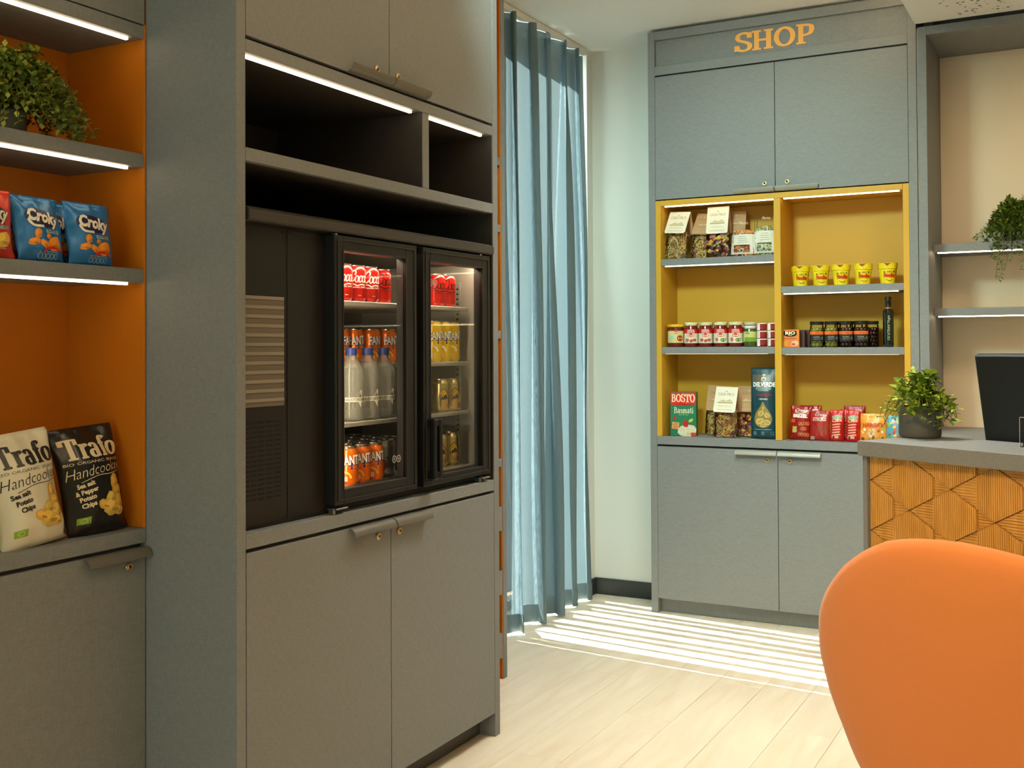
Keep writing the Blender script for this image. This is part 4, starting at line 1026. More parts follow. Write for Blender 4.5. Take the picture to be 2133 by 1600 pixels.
# ------------------------------------------------------------------ pasta bags with a folded card
def strands(w, d, h, n, kind, seed, pal):
    rr = random.Random(seed); vs = []; fs = []; cols = []
    for i in range(n):
        c = s2l(rr.choice(pal)); edge = rr.random() < 0.75
        x = rr.uniform(-w/2, w/2)*0.92; z = rr.uniform(0.006, h*0.97); y = -d/2*0.86*(1-(abs(x)/(w/2))**3) + rr.uniform(0, 0.008) if edge else rr.uniform(-d/2, d/2)*0.8
        if kind == 'ribbon':
            a = rr.gauss(PI/2, 0.75); L = rr.uniform(0.02, 0.055); t = 0.0022; pts = []
            for k in range(4):
                f = (k/3-0.5)*L; bx = 0.006*math.sin(k*1.6+i); px = max(-w/2*0.95, min(w/2*0.95, x+math.cos(a)*f+bx)); pz = max(0.002, min(h, z+math.sin(a)*f)); pts.append((px, y+0.003*math.sin(k*2+i), pz))
            for p, q in zip(pts, pts[1:]):
                dx, dz = q[0]-p[0], q[2]-p[2]; l = math.hypot(dx, dz) or 1; nx, nz = -dz/l*t, dx/l*t; b = len(vs)
                vs += [(p[0]-nx, p[1], p[2]-nz), (p[0], p[1]-0.0015, p[2]), (p[0]+nx, p[1], p[2]+nz), (q[0]-nx, q[1], q[2]-nz), (q[0], q[1]-0.0015, q[2]), (q[0]+nx, q[1], q[2]+nz)]
                fs += [(b, b+3, b+4, b+1), (b+1, b+4, b+5, b+2)]; cols += [c, c]
        else:
            r = rr.uniform(0.008, 0.013); tx = rr.uniform(-0.7, 0.7); tz = rr.uniform(-0.6, 0.6); b = len(vs); n_ = 9
            rim = []
            for k in range(n_):
                a = 2*PI*k/n_; rim.append((x+r*math.cos(a), y+r*(math.cos(a)*tx+math.sin(a)*tz)*0.6, max(0.002, z+r*0.85*math.sin(a))))
            vs += [(x, y-0.004, z)] + rim + [(p[0]*1.0, p[1]+0.004, p[2]) for p in rim]
            dk = tuple(v*0.55 for v in c[:3])+(1,)
            for k in range(n_):
                fs += [(b, b+1+k, b+1+(k+1) % n_), (b+1+k, b+1+n_+k, b+1+n_+(k+1) % n_, b+1+(k+1) % n_)]; cols += [c if k % 3 else dk, c]
    return color_mesh('pasta', vs, fs, cols)
PAL = [(232, 190, 90), (214, 150, 60), (168, 92, 70), (120, 84, 92), (196, 190, 130), (150, 150, 96), (236, 206, 130), (190, 110, 50)]
PALR = [(222, 170, 50), (198, 110, 90), (170, 176, 120), (150, 70, 90), (200, 120, 150), (232, 196, 90), (110, 70, 100)]
CARD = mat('cream_card', (236, 224, 200), 0.7); CARDB = mat('brown_shaded_card', (196, 152, 106), 0.7)  # card backs are brown; also paints the shade on the second bag's card
def card_print(p, w, h, y0):
    ink = (150, 128, 92)
    p.add(rect(-w*0.34, w*0.34, y0+h*0.10, y0+h*0.12), (196, 180, 146), 0)
    p.add(rect(-w*0.34, w*0.34, y0+h*0.36, y0+h*0.40), (176, 150, 96), 0)
    p.add([[(-w*0.30, y0+h*0.42), (w*0.1, y0+h*0.42), (-w*0.1, y0+h*0.50)], [(-w*0.05, y0+h*0.42), (w*0.34, y0+h*0.42), (w*0.2, y0+h*0.52)]], (206, 190, 150), 0)
    p.add(xf(sans('CASA MILO', 1, 0.0), w*0.145, w*0.17, 0, y0+h*0.66), ink, 1)
    p.add(ell(0, y0+h*0.82, w*0.05, h*0.03, 8), (200, 184, 150), 0)
    p.add(xf(sans('PASTA SECCA', 1, 0.0), w*0.09, w*0.09, 0, y0+h*0.22), (186, 168, 132), 1)
def pasta_bag(label, loc, w, hb, hc, kind, cardm=CARD, rotz=0.0, lean=0.0, roll=0.0, seed=1, tilt=0.0, d=0.07, cw=None):
    """clear gusseted bag hb high, card header hc high folded over its top"""
    t = Thing('pasta_bag', label, 'pasta bag', loc, rotz, -lean, 'pasta bags with card headers'); t.o.rotation_euler[1] = roll
    ov = hc*0.14; cw = cw or w*1.02
    o = t.mesh('pasta', strands(w*0.94, d*0.92, hb, 210 if kind == 'ribbon' else 75, kind, seed, PAL if kind == 'ribbon' else PALR), PRINTM); o['kind'] = 'stuff'
    bm = bmesh.new(); n = 8; R_ = []
    for j in range(n+1):
        z = hb*1.06*j/n; k = (1-0.75*max(0, (j/n-0.7)/0.3)); dd = d/2*k
        R_.append([bm.verts.new(p) for p in ((-w/2, -dd, z), (-w/4, -dd-0.003*k, z), (w/4, -dd-0.003*k, z), (w/2, -dd, z), (w/2, dd, z), (-w/2, dd, z))])
    for a, b in zip(R_, R_[1:]):
        for i in range(6): bm.faces.new((a[i], a[(i+1) % 6], b[(i+1) % 6], b[i]))
    t.mesh('clear_bag', from_bm('clear_bag', bm), FILM)
    # the card: two leaves meeting in a fold at the top, rounded lower corners
    def leaf(front):
        s = -1 if front else 1; r = 0.010; pts = [(-cw/2, hc), (cw/2, hc), (cw/2, r), (cw/2-r*0.3, r*0.3), (cw/2-r, 0), (-cw/2+r, 0), (-cw/2+r*0.3, r*0.3), (-cw/2, r)]
        yb = d/2*0.85+0.006+tilt
        def Y_(z): return s*(0.001+yb*(1-z/hc))
        bm = bmesh.new(); F_ = [bm.verts.new((x, Y_(z)-0.0006, z+hb-ov)) for x, z in pts]; B_ = [bm.verts.new((x, Y_(z)+0.0006, z+hb-ov)) for x, z in pts]
        bm.faces.new(F_); bm.faces.new(list(reversed(B_)))
        for i in range(8): bm.faces.new((F_[i], B_[i], B_[(i+1) % 8], F_[(i+1) % 8]))
        bmesh.ops.recalc_face_normals(bm, faces=bm.faces)
        return from_bm('card_header', bm), (lambda x, z, o: (x, Y_(z-(hb-ov))-0.0007-o, z))
    me, fn = leaf(True); c = t.mesh('card_header', me, cardm)
    p = Print(); card_print(p, cw, hc, hb-ov); t.mesh('print', p.mesh('print', fn), PRINTM, c)
    me, fn = leaf(False); t.mesh('card_back', me, CARDB)
    return t
Z1 = 1.8845
pasta_bag('ribbon pasta bag at the left end of the top yellow shelf', (-2.003, 5.605, Z1), 0.120, 0.155, 0.120, 'ribbon', CARD, -0.15, 0.02, 0.07, 1, 0.02)
pasta_bag('ribbon pasta bag with tilted card, second on the top yellow shelf', (-1.878, 5.64, Z1), 0.105, 0.145, 0.118, 'ribbon', CARDB, -0.2, 0.06, 0.09, 2, 0.01)  # brown card colour holds the shade it stands in
pasta_bag('pasta bag with coloured rounds under an upright white card, top yellow shelf', (-1.768, 5.585, Z1), 0.115, 0.145, 0.145, 'round', CARD, 0.0, 0.02, 0.0, 3, 0.0)
pasta_bag('pasta bag half hidden behind the white upright card, top yellow shelf', (-1.700, 5.69, Z1), 0.10, 0.15, 0.118, 'round', CARDB, 0.05, 0.0, 0.0, 4, 0.0, 0.05)
Z2 = 0.9405
pasta_bag('ribbon pasta bag at the front between rice box and dark pasta bag', (-1.738, 5.60, Z2), 0.118, 0.150, 0.132, 'ribbon', CARD, -0.05, 0.02, 0.02, 5, 0.012)
pasta_bag('pasta bag with brown card behind, next to the rice box', (-1.818, 5.70, Z2), 0.125, 0.150, 0.135, 'ribbon', CARDB, 0.0, 0.02, 0.05, 6, 0.0, 0.055)
pasta_bag('pasta bag with coloured rounds behind, next to the dark pasta bag', (-1.640, 5.69, Z2), 0.125, 0.150, 0.135, 'round', CARDB, 0.0, 0.02, 0.0, 7, 0.0, 0.055)
# clear pouches with white label
def pouch(label, loc, w, h, pal, rotz, seed):
    t = Thing('clear_pouch', label, 'pouch', loc, rotz, -0.08, 'clear pouches with white labels')
    me, fr = bag_mesh('pouch', w, h, 0.055, seed, 0.5, 0.03, 0.003); t.mesh('pouch', me, FILM)
    o = t.mesh('contents', strands(w*0.86, 0.040, h*0.70, 240, 'ribbon', seed, pal), PRINTM); o['kind'] = 'stuff'
    p = Print(); wl = (236, 228, 210)
    p.add(rect(-w*0.47, w*0.47, h*0.30, h*0.58), wl, 1); p.add(rect(-w*0.47, -w*0.34, h*0.06, h*0.30), wl, 1); p.add(rect(w*0.28, w*0.47, h*0.06, h*0.30), wl, 1); p.add(rect(-w*0.34, w*0.28, h*0.06, h*0.10), wl, 1)
    for i in range(4): p.add(rect(-w*0.20+0.004*(i % 2), w*0.22-0.003*i, h*(0.36+0.05*i), h*(0.365+0.05*i)+0.001), (150, 140, 124), 2)
    p.add(ell(-0.004, h*0.15, 0.011, 0.011, 14), (230, 220, 200), 3); p.add(ell(-0.004, h*0.15, 0.008, 0.008, 14), (110, 98, 88), 4)
    p2 = Print().add(xf(sans('Pasta', 1, 0.0, 0.3), 0.022, 0.022, 0, h*0.86), (230, 214, 190), 2); t.mesh('lettering', p2.mesh('lettering', fr), PRINTM)
    q = Print(); q.f = sub_faces(p.f, 0.014); t.mesh('print', q.mesh('print', fr), PRINTM)
pouch('clear pouch with white label and orange mix, top yellow shelf', (-1.638, 5.60, Z1), 0.140, 0.198, [(216, 120, 60), (232, 160, 90), (230, 214, 170), (196, 90, 60)], 0.0, 21)
pouch('clear pouch with white label and green mix, beside the yellow divider', (-1.523, 5.605, Z1), 0.124, 0.222, [(170, 176, 110), (226, 220, 180), (130, 140, 80), (232, 226, 200)], 0.05, 23)
# clear spare pouch filling on second shelf end is hidden by the divider

# ------------------------------------------------------------------ jars
def jar_mesh(r, h, neck=0.86):
    return autosmooth(lathe('glass_jar', [(r*0.80, 0), (r*0.95, 0.002), (r, 0.008), (r, h*0.70), (r*0.97, h*0.76), (r*neck, h*0.83), (r*neck, h*0.90)], 28), 0.9)
def lid_mesh(r, h, neck=0.86, t=0.13):
    return autosmooth(lathe('lid', [(r*neck*1.03, h*(1-t)), (r*neck*1.08, h*(1-t)+0.002), (r*neck*1.08, h-0.002), (r*neck*1.02, h), (0.0005, h)], 28), 0.7)
def jar(name, label, r, h, body, lidm, prn, loc, rotz, group, neck=0.86, olives=None):
    t = Thing(name, label, 'jar', loc, rotz, group=group)
    if olives:
        g = t.mesh('glass_jar', jar_mesh(r, h, neck), PET2)
        rr = random.Random(5); bm = bmesh.new()
        for lv in range(6):
            for k in range(8):
                a = 2*PI*k/8+lv*0.4; q = 0.0115; M = Matrix.Translation((math.cos(a)*(r-q-0.001), math.sin(a)*(r-q-0.001), 0.013+lv*0.0185)) @ Matrix.Diagonal((1, 1, 1.08, 1))
                if 0.013+lv*0.0185 > h*0.80: continue
                bmesh.ops.create_icosphere(bm, subdivisions=2, radius=q*rr.uniform(0.9, 1.05), matrix=M)
        o = t.mesh('olives', from_bm('olives', bm, True), olives); o['kind'] = 'stuff'
    else: t.mesh('glass_jar', jar_mesh(r, h, neck), body)
    t.mesh('lid', lid_mesh(r, h, neck), lidm)
    if prn: t.mesh('print', prn.mesh('print', cyl_fn(r)), PRINTM)
    return t
PET2 = clear('jar_glass', (0.96, 0.97, 0.94), 0.22, 0.05)
SAUCE = mat('red_sauce_glass', (112, 26, 12), 0.12, coat=0.6); PESTO = mat('green_pesto_glass', (70, 84, 30), 0.12, coat=0.6); JAMM = mat('red_jam_glass', (140, 20, 16), 0.1, coat=0.6)
LIDY = mat('yellow_lid', (236, 188, 40), 0.35); LIDC = mat('cream_lid', (236, 224, 180), 0.35); LIDD = mat('dark_lid', (36, 30, 28), 0.35); LIDW = mat('white_lid', (236, 230, 220), 0.4)
FJ = -PI/2+0.25   # labels look into the room
ZM = 1.4155
def wrap_rect(p, a0, a1, z0, z1, col, l=0): p.add(rect(a0, a1, z0, z1, 10, 1), col, l)
p = Print(); wrap_rect(p, -0.05, 0.05, 0.022, 0.086, (226, 206, 140)); p.add(ell(0.004, 0.078, 0.018, 0.007), (200, 40, 30), 1); p.add(xf(sans('Heinz' if False else 'SAUCE', 1, 0.02), 0.011, 0.011, 0.004, 0.074), (250, 236, 210), 2)
p.add(rect(-0.030, -0.006, 0.040, 0.060, 3, 1), (160, 206, 190), 1); p.add(ell(0.026, 0.046, 0.017, 0.017), (170, 60, 24), 1); p.add([[(-0.02, 0.022), (0.012, 0.022), (-0.002, 0.042)]], (240, 190, 40), 2)
jar('sauce_jar', 'sauce jar with yellow lid at the left end of the yellow shelf', 0.048, 0.122, SAUCE, LIDY, p, (-2.013, 5.600, ZM), FJ, None, 0.93)
def tomato_label(green):
    p = Print(); wrap_rect(p, -0.056, 0.056, 0.020, 0.090, (238, 224, 198))
    p.add(rect(-0.056, 0.056, 0.072, 0.094, 10, 1), (206, 30, 26), 1); p.add(ell(0.0, 0.074, 0.030, 0.009), (206, 30, 26), 1)
    p.add(xf(sans('PASTA', 1, 0.03), 0.013, 0.011, 0, 0.084), (250, 240, 226), 2); p.add(xf(sans('SAUCE', 1, 0.02), 0.014, 0.011, 0, 0.075), (250, 240, 226), 2)
    p.add(ell(0.0, 0.058, 0.019, 0.007), (222, 90, 70), 1); p.add(xf(sans('rosso', 1, 0.02, 0.2), 0.012, 0.010, 0, 0.0555), (250, 236, 220), 2)
    if green:
        p.add(ell(0.014, 0.036, 0.016, 0.010, 12, 0.2, 0.3, 2), (96, 140, 50), 1); p.add(ell(-0.020, 0.038, 0.009, 0.011), (206, 110, 90), 1)
    else:
        for k, (x, z) in enumerate(((-0.02, 0.036), (0.002, 0.032), (0.02, 0.036))): p.add(ell(x, z, 0.010, 0.009, 10, 0, 0.2, k), (196, 90, 66), 1)
    return p
j1 = jar('sauce_jar', 'red and cream labelled sauce jar, first of the four', 0.0385, 0.130, SAUCE, LIDC, tomato_label(False), (-1.926, 5.598, ZM), FJ, 'four red and cream sauce jars')
copy_thing(j1, 'red and cream labelled sauce jar, second of the four', (-1.846, 5.598, ZM), FJ)
j2 = jar('sauce_jar', 'red and cream labelled sauce jar with green herbs, third of the four', 0.0385, 0.130, SAUCE, LIDC, tomato_label(True), (-1.764, 5.598, ZM), FJ, 'four red and cream sauce jars')
copy_thing(j2, 'red and cream labelled sauce jar with green herbs, fourth of the four', (-1.683, 5.598, ZM), FJ)
jb = jar('sauce_jar', 'cream-lidded sauce jar in the row behind the four front jars', 0.0385, 0.130, SAUCE, LIDC, None, (-1.875, 5.70, ZM), FJ, 'sauce jars in the second row')
for x in (-1.795, -1.715, -1.635): copy_thing(jb, 'cream-lidded sauce jar in the row behind the four front jars', (x, 5.70, ZM), FJ)
p = Print(); wrap_rect(p, -0.048, 0.048, 0.026, 0.078, (206, 206, 120)); p.add(rect(-0.030, 0.030, 0.026, 0.048, 6, 1), (120, 160, 50), 1); p.add(rect(-0.026, -0.002, 0.066, 0.074, 3, 1), (60, 60, 30), 1); p.add(xf(sans('PESTO', 1, 0.01), 0.010, 0.010, -0.014, 0.067), (230, 226, 180), 2)
jar('pesto_jar', 'small green pesto jar with pale lid right of the sauce jars', 0.034, 0.108, PESTO, LIDW, p, (-1.606, 5.592, ZM), FJ, None)
p = Print(); wrap_rect(p, -0.052, -0.010, 0.003, 0.036, (240, 226, 216)); wrap_rect(p, -0.010, 0.03, 0.008, 0.030, (150, 36, 30))
jm = None
for c_, x in enumerate((-1.541, -1.486)):
    for r_ in range(3):
        lab = '%s of the %s stack of three small red jam jars beside the divider' % (('bottom jar', 'middle jar', 'top jar')[r_], ('left', 'right')[c_])
        if jm is None: jm = jar('jam_jar', lab, 0.0262, 0.0402, JAMM, LIDW, p, (x, 5.585, ZM), FJ, 'stacked small red jam jars', 0.96)
        else: copy_thing(jm, lab, (x, 5.585, ZM+r_*0.0405), FJ)

def olive_label(brand):
    p = Print(); wrap_rect(p, -0.044, 0.044, 0.064, 0.080, (238, 112, 40), 1); wrap_rect(p, -0.044, 0.044, 0.030, 0.064, (46, 44, 40), 0)
    p.add([[(-0.008, 0.080), (0.008, 0.080), (0.0, 0.086)]], (60, 24, 16), 2); p.add(xf(sans('olive', 1, 0.02), 0.011, 0.010, 0, 0.069), (180, 50, 16), 2)
    p.add(xf(sans('OLIVES', 1, 0.0), 0.010, 0.009, -0.004, 0.048), (200, 196, 180), 2); p.add(rect(-0.02, 0.016, 0.040, 0.042, 3, 1), (150, 150, 136), 1); p.add(ell(0.026, 0.046, 0.006, 0.008), (120, 116, 100), 1)
    return p
OLG = mat('green_olive', (150, 146, 62), 0.25, coat=0.4); OLK = mat('dark_olive', (66, 30, 26), 0.25, coat=0.4)
ZR = 1.4105
og = jar('olive_jar', 'green olive jar, first of four with an orange band', 0.0355, 0.130, None, LIDD, olive_label(0), (-1.262, 5.592, ZR), FJ, 'olive jars with orange band', 0.9, OLG)
copy_thing(og, 'green olive jar, second of four with an orange band', (-1.190, 5.592, ZR), FJ)
ok_ = jar('olive_jar', 'dark olive jar, third of four with an orange band', 0.0355, 0.130, None, LIDD, olive_label(0), (-1.118, 5.592, ZR), FJ, 'olive jars with orange band', 0.9, OLK)
copy_thing(ok_, 'dark olive jar, fourth of four with an orange band', (-1.046, 5.592, ZR), FJ)
ob = jar('olive_jar', 'dark olive jar in the second row behind the orange bands', 0.0355, 0.130, None, LIDD, None, (-1.16, 5.675, ZR), FJ, 'olive jars in the second row', 0.9, OLK)
for x in (-1.085, -1.010): copy_thing(ob, 'dark olive jar in the second row behind the orange bands', (x, 5.675, ZR), FJ)
# dark bottle
bt = Thing('oil_bottle', 'tall dark green bottle with vertical gold script on the yellow shelf', 'bottle', (-0.918, 5.60, ZR), FJ)
DG = mat('dark_bottle_glass', (20, 30, 22), 0.08, coat=0.7)
bt.mesh('bottle', autosmooth(lathe('bottle', [(0.021, 0), (0.0245, 0.002), (0.0255, 0.006), (0.0255, 0.172), (0.024, 0.180), (0.0155, 0.187), (0.0150, 0.19), (0.0142, 0.228), (0.0155, 0.230)], 24), 0.6), DG)
bt.mesh('cork_cap', autosmooth(lathe('cork_cap', [(0.0155, 0.228), (0.0158, 0.246), (0.0005, 0.247)], 20)), mat('dark_brown_cap', (50, 30, 22), 0.5))
bt.mesh('neck_band', autosmooth(lathe('neck_band', [(0.0158, 0.186), (0.0160, 0.187), (0.0158, 0.194), (0.0150, 0.195)], 20, cap=False)), mat('copper_band', (200, 130, 80), 0.3, metal=0.6))
p = Print(); p.add(xf(sans('Oil of Extra Virgin', 1, -0.005, 0.3), 0.0165, 0.017, 0.005, 0.092, PI/2), (206, 206, 150), 0)
for xo in (-0.017, 0.017): p.add(rect(xo-0.0006, xo+0.0006, 0.02, 0.165), (90, 120, 100), 0)
bt.mesh('print', p.mesh('print', cyl_fn(0.0256)), PRINTM)

# ------------------------------------------------------------------ boxes
def pack(name, label, loc, w, d, h, m, prn, rotz=0.0, group=None, cat='box'):
    t = Thing(name, label, cat, loc, rotz, group=group)
    t.box('carton', -w/2, w/2, 0, d, 0, h, m, 0.0015, local=True)
    # tuck flap edges on top
    t.boxes('flap', [(-w/2+0.003, w/2-0.003, 0.003, d*0.5, h, h+0.0008)], m, 0, local=True)
    if prn: t.mesh('print', prn.mesh('print', flat_fn(0.0)), PRINTM)
    return t
p = Print()
p.add(rect(-0.0675, 0.0675, 0.168, 0.232), (214, 40, 28), 0)
p.add([[(-0.0675, 0.168), (0.0675, 0.168), (0.0675, 0.178), (0.0, 0.160), (-0.04, 0.164)]], (214, 40, 28), 1)
f, wd = serif('BOSTO', 0.22, 0.10, 0.09); p.add(xf(f, 0.126/wd, 0.042, 0, 0.182), (252, 214, 180), 2)
p.add(stroke([(0.01, 0.176), (0.06, 0.179)], 0.0012), (250, 200, 170), 2)
f, wd = serif('Basmati', 0.17, 0.07, 0.06); p.add(xf(f, 0.104/wd, 0.032, 0.002, 0.122), (240, 232, 196), 2)
p.add(xf(sans('world rice', 1, 0, 0.3), 0.012, 0.012, 0.0, 0.111), (170, 206, 150), 2)
p.add(ell(0.020, 0.030, 0.052, 0.032, 20, 0.2, 0.15, 4), (222, 212, 178), 1)
for k in range(60):
    a = rnd.uniform(0, 2*PI); q = rnd.uniform(0, 1)**0.5; p.add(ell(0.020+0.046*q*math.cos(a), 0.030+0.027*q*math.sin(a), 0.005, 0.0013, 6, rnd.uniform(0, 3)), rnd.choice(((242, 236, 212), (206, 192, 150), (230, 222, 190))), 2)
p.add(ell(0.012, 0.066, 0.016, 0.018, 12, 0, 0.25, 3), (196, 34, 22), 3); p.add(ell(0.040, 0.084, 0.014, 0.008, 10, 0.6), (196, 200, 70), 3); p.add(stroke(catmull([(-0.03, 0.05), (-0.01, 0.08), (0.02, 0.10)]), 0.004), (60, 130, 70), 2)
p.add(xf(rect(-0.018, 0.018, 0, 0.036), 1, 1, -0.044, 0.038, -0.12), (232, 176, 110), 3)
for k in range(4): p.add(xf(rect(-0.014, 0.014, 0.004+k*0.008, 0.008+k*0.008), 1, 1, -0.044, 0.038, -0.12), (206, 80, 40), 4)
p.add(ell(-0.046, 0.098, 0.008, 0.008), (200, 30, 30), 3); p.add(rect(0.040, 0.0675, 0.002, 0.020), (214, 60, 40), 4); p.add(rect(0.018, 0.040, 0.006, 0.018), (220, 190, 120), 4)
pack('rice_box', 'green and red rice carton on the lowest yellow shelf', (-1.963, 5.565, Z2), 0.138, 0.058, 0.235, mat('green_carton', (18, 116, 78), 0.45), p, 0.18)
p = Print(); p.add(ell(0, 0.068, 0.034, 0.014, 16), (30, 16, 10), 1); p.add(rect(-0.032, 0.032, 0.070, 0.084), (30, 16, 10), 0)
p.add(xf(sans('RIO', 1, 0.05), 0.030, 0.022, 0, 0.066), (248, 226, 180), 2); p.add(xf(sans('mare', 1, 0.02), 0.010, 0.010, 0, 0.0585), (230, 190, 140), 2)
p.add(rect(-0.036, 0.03, 0.043, 0.046), (190, 70, 20), 1); p.add(ell(0.022, 0.020, 0.020, 0.014, 12, 0.3, 0.2, 3), (240, 190, 160), 1); p.add(ell(0.016, 0.016, 0.010, 0.006, 10), (206, 90, 70), 2)
p.add(rect(-0.042, -0.016, 0.006, 0.030), (220, 160, 40), 1)
TUN = mat('orange_carton', (232, 130, 48), 0.45)
pack('tuna_box', 'orange tuna carton beside the yellow divider', (-1.392, 5.57, ZR), 0.090, 0.032, 0.090, TUN, p, 0.08)
tb = pack('tuna_box', 'dark-edged tuna carton standing just behind the orange one', (-1.374, 5.618, ZR), 0.090, 0.030, 0.088, mat('brown_carton', (70, 36, 20), 0.5), None, 0.08, 'cartons behind the tuna box')
copy_thing(tb, 'dark-edged tuna carton at the back, farthest behind the orange one', (-1.360, 5.665, ZR), 0.08)

# ------------------------------------------------------------------ yellow cups
cup_p = Print()
def cone_fn(s, z, o):
    r = 0.0345+(0.0435-0.0345)*min(1, z/0.080); a = s/0.039; return ((r+0.0006+o)*math.cos(a), (r+0.0006+o)*math.sin(a), z)
cup_p.add(xf(sans('Noodles', 1, 0.05, 0.0), 0.0150, 0.026, 0, 0.034), (200, 50, 16), 2)
cup_p.add(xf(sans('Noodles', 1, 0.10, 0.0), 0.0150, 0.026, 0, 0.034), (250, 150, 40), 1)
cup_p.add(xf(sans('EASY', 1, 0.02), 0.010, 0.010, 0, 0.056), (120, 110, 20), 1)
cup_p.add(stroke(catmull([(-0.016, 0.022), (0, 0.015), (0.016, 0.022)]), 0.003), (150, 110, 10), 1)
for k in range(5): cup_p.add(rect(0.034, 0.046, 0.016+k*0.010, 0.019+k*0.010), (190, 140, 10), 1)
cup_p.add(ell(-0.022, 0.058, 0.004, 0.004, 6), (70, 60, 10), 1); cup_p.add(ell(0.020, 0.060, 0.004, 0.005, 6), (90, 50, 10), 1)
CUPY = mat('yellow_cup_paper', (244, 212, 22), 0.4)
cup_l = Print().add([[(-0.022, 0.1015), (0.004, 0.1015), (-0.010, 0.088)]], (150, 66, 30), 3)
names = ('leftmost', 'second', 'middle', 'fourth', 'rightmost'); cup = None
for i, (x, y) in enumerate(((-1.343, 5.60), (-1.243, 5.60), (-1.142, 5.60), (-1.036, 5.60), (-0.920, 5.615))):
    lab = '%s yellow noodle cup in the row of five' % names[i]
    if cup is None:
        cup = Thing('noodle_cup', lab, 'cup', (x, y, 1.7195), FJ+0.1, group='row of yellow noodle cups')
        cup.mesh('cup', autosmooth(lathe('cup', [(0.033, 0), (0.0345, 0.001), (0.0345, 0.004), (0.0432, 0.078), (0.0432, 0.080)], 32)), CUPY)
        cup.mesh('lid', autosmooth(lathe('lid', [(0.0445, 0.074), (0.0455, 0.075), (0.0475, 0.102), (0.046, 0.1035), (0.0005, 0.103)], 32)), CUPY)
        def cup_map(s, z, o):
            v = cone_fn(s, z, o)
            if z > 0.074:
                r = 0.0455+(z-0.075)*0.075; a = s/0.039; return ((r+0.0008+o)*math.cos(a), (r+0.0008+o)*math.sin(a), z)
            return v
        cup.mesh('print', cup_p.mesh('print', cup_map), PRINTM); cup.mesh('lid_print', cup_l.mesh('lid_print', cup_map), PRINTM)
    else: copy_thing(cup, lab, (x, y, 1.7195), FJ+0.1)

# ------------------------------------------------------------------ dark pasta bag and snack bags
p = Print()
p.add(rect(-0.060, 0.060, 0.285, 0.330), (96, 84, 72), 0)
p.add(ell(0.0, 0.306, 0.013, 0.013), (220, 206, 176), 1); p.add(ell(0.0, 0.304, 0.009, 0.009), (110, 98, 84), 2); p.add(ell(0, 0.328, 0.008, 0.004), (240, 226, 180), 1)
p.add(xf(sans('DELVERDE', 1, 0.05), 0.0245, 0.031, 0.002, 0.268), (246, 240, 226), 2)
for i in range(3): p.add(rect(-0.040+0.012*(i > 1), 0.040-0.012*(i > 1), 0.246+0.007*(2-i), 0.2485+0.007*(2-i)), (190, 196, 186), 1)
p.add(xf(sans('Conchiglie', 1, 0.0, 0.4), 0.019, 0.022, 0, 0.219), (186, 50, 44), 2); p.add(xf(sans('I GRANDI', 1, 0.03), 0.011, 0.011, 0, 0.200), (230, 226, 214), 2)
tear = catmull([(0.0, 0.190), (-0.014, 0.165), (-0.038, 0.130), (-0.046, 0.095), (-0.030, 0.066), (0.0, 0.056), (0.030, 0.066), (0.046, 0.095), (0.038, 0.130), (0.014, 0.165)], 3, True)
p.add([[(0, 0.11), tear[i], tear[(i+1) % len(tear)]] for i in range(len(tear))], (150, 128, 70), 1)
for i, (x, z, r, a) in enumerate(((-0.010, 0.130, 0.018, 0.9), (0.022, 0.120, 0.017, -0.7), (-0.016, 0.090, 0.022, 0.5), (0.020, 0.084, 0.020, -0.3), (0.0, 0.068, 0.015, 0.1), (0.002, 0.158, 0.009, 1.2))):
    p.add(ell(x, z, r, r*0.72, 14, a, 0.1, i), (226, 200, 120), 2+(i % 3)); p.add(ell(x, z, r*0.72, r*0.42, 12, a, 0.1, i), (190, 156, 76), 5); p.add(stroke(circ(x, z, r, r*0.72, 12), 0.0012, closed=True), (150, 118, 50), 5)
p.add(rect(-0.044, 0.044, 0.047, 0.0485), (190, 200, 196), 1)
for x in (-0.042, 0.0, 0.046): p.add(rect(x-0.008, x+0.008, 0.020, 0.036), (120, 146, 150), 1)
make_bag('pasta_bag', 'tall dark teal pasta bag with a drop-shaped window', 'pasta bag', 0.140, 0.365, 0.072, mat('teal_bag', (22, 66, 74), 0.35, spec=0.5), p, (-1.536, 5.60, Z2), 0.02, 0.03, 0.0, 31, 0.8, 0.0, 0.002)
RB = mat('dark_red_bag', (150, 20, 14), 0.32, spec=0.5, metal=0.1); RB2 = mat('bright_red_bag', (190, 24, 22), 0.32, spec=0.5, metal=0.1)
p = Print(); p.add(xf(sans('Crocs', 1, 0.03, 0.4), 0.027, 0.022, 0, 0.142), (244, 232, 214), 1); p.add(stroke(catmull([(-0.03, 0.139), (0.0, 0.134), (0.03, 0.142)]), 0.003), (244, 232, 214), 1)
p.add(xf(sans('BREZEL', 1, 0.05), 0.022, 0.024, 0, 0.112), (246, 238, 222), 1)
for k, (x, z) in enumerate(((0.008, 0.080), (0.034, 0.083), (0.022, 0.056), (-0.038, 0.094), (0.010, 0.026), (0.036, 0.026))):
    c = (206, 120, 66)
    p.add(stroke(circ(x-0.006, z, 0.007, 0.008, 10), 0.0032, closed=True), c, 1); p.add(stroke(circ(x+0.006, z, 0.007, 0.008, 10), 0.0032, closed=True), c, 1); p.add(stroke(catmull([(x-0.010, z-0.008), (x, z+0.004), (x+0.010, z-0.008)]), 0.003), c, 2)
p.add(ell(-0.024, 0.050, 0.014, 0.018, 10, 0.3, 0.6, 8), (190, 176, 90), 2)
bz = make_bag('snack_bag', 'dark red pretzel bag beside the yellow divider', 'snack bag', 0.108, 0.172, 0.045, RB, p, (-1.358, 5.605, Z2), 0.0, 0.14, 0.04, 41, 0.5, 0.02, 0.003, 'red snack bags')
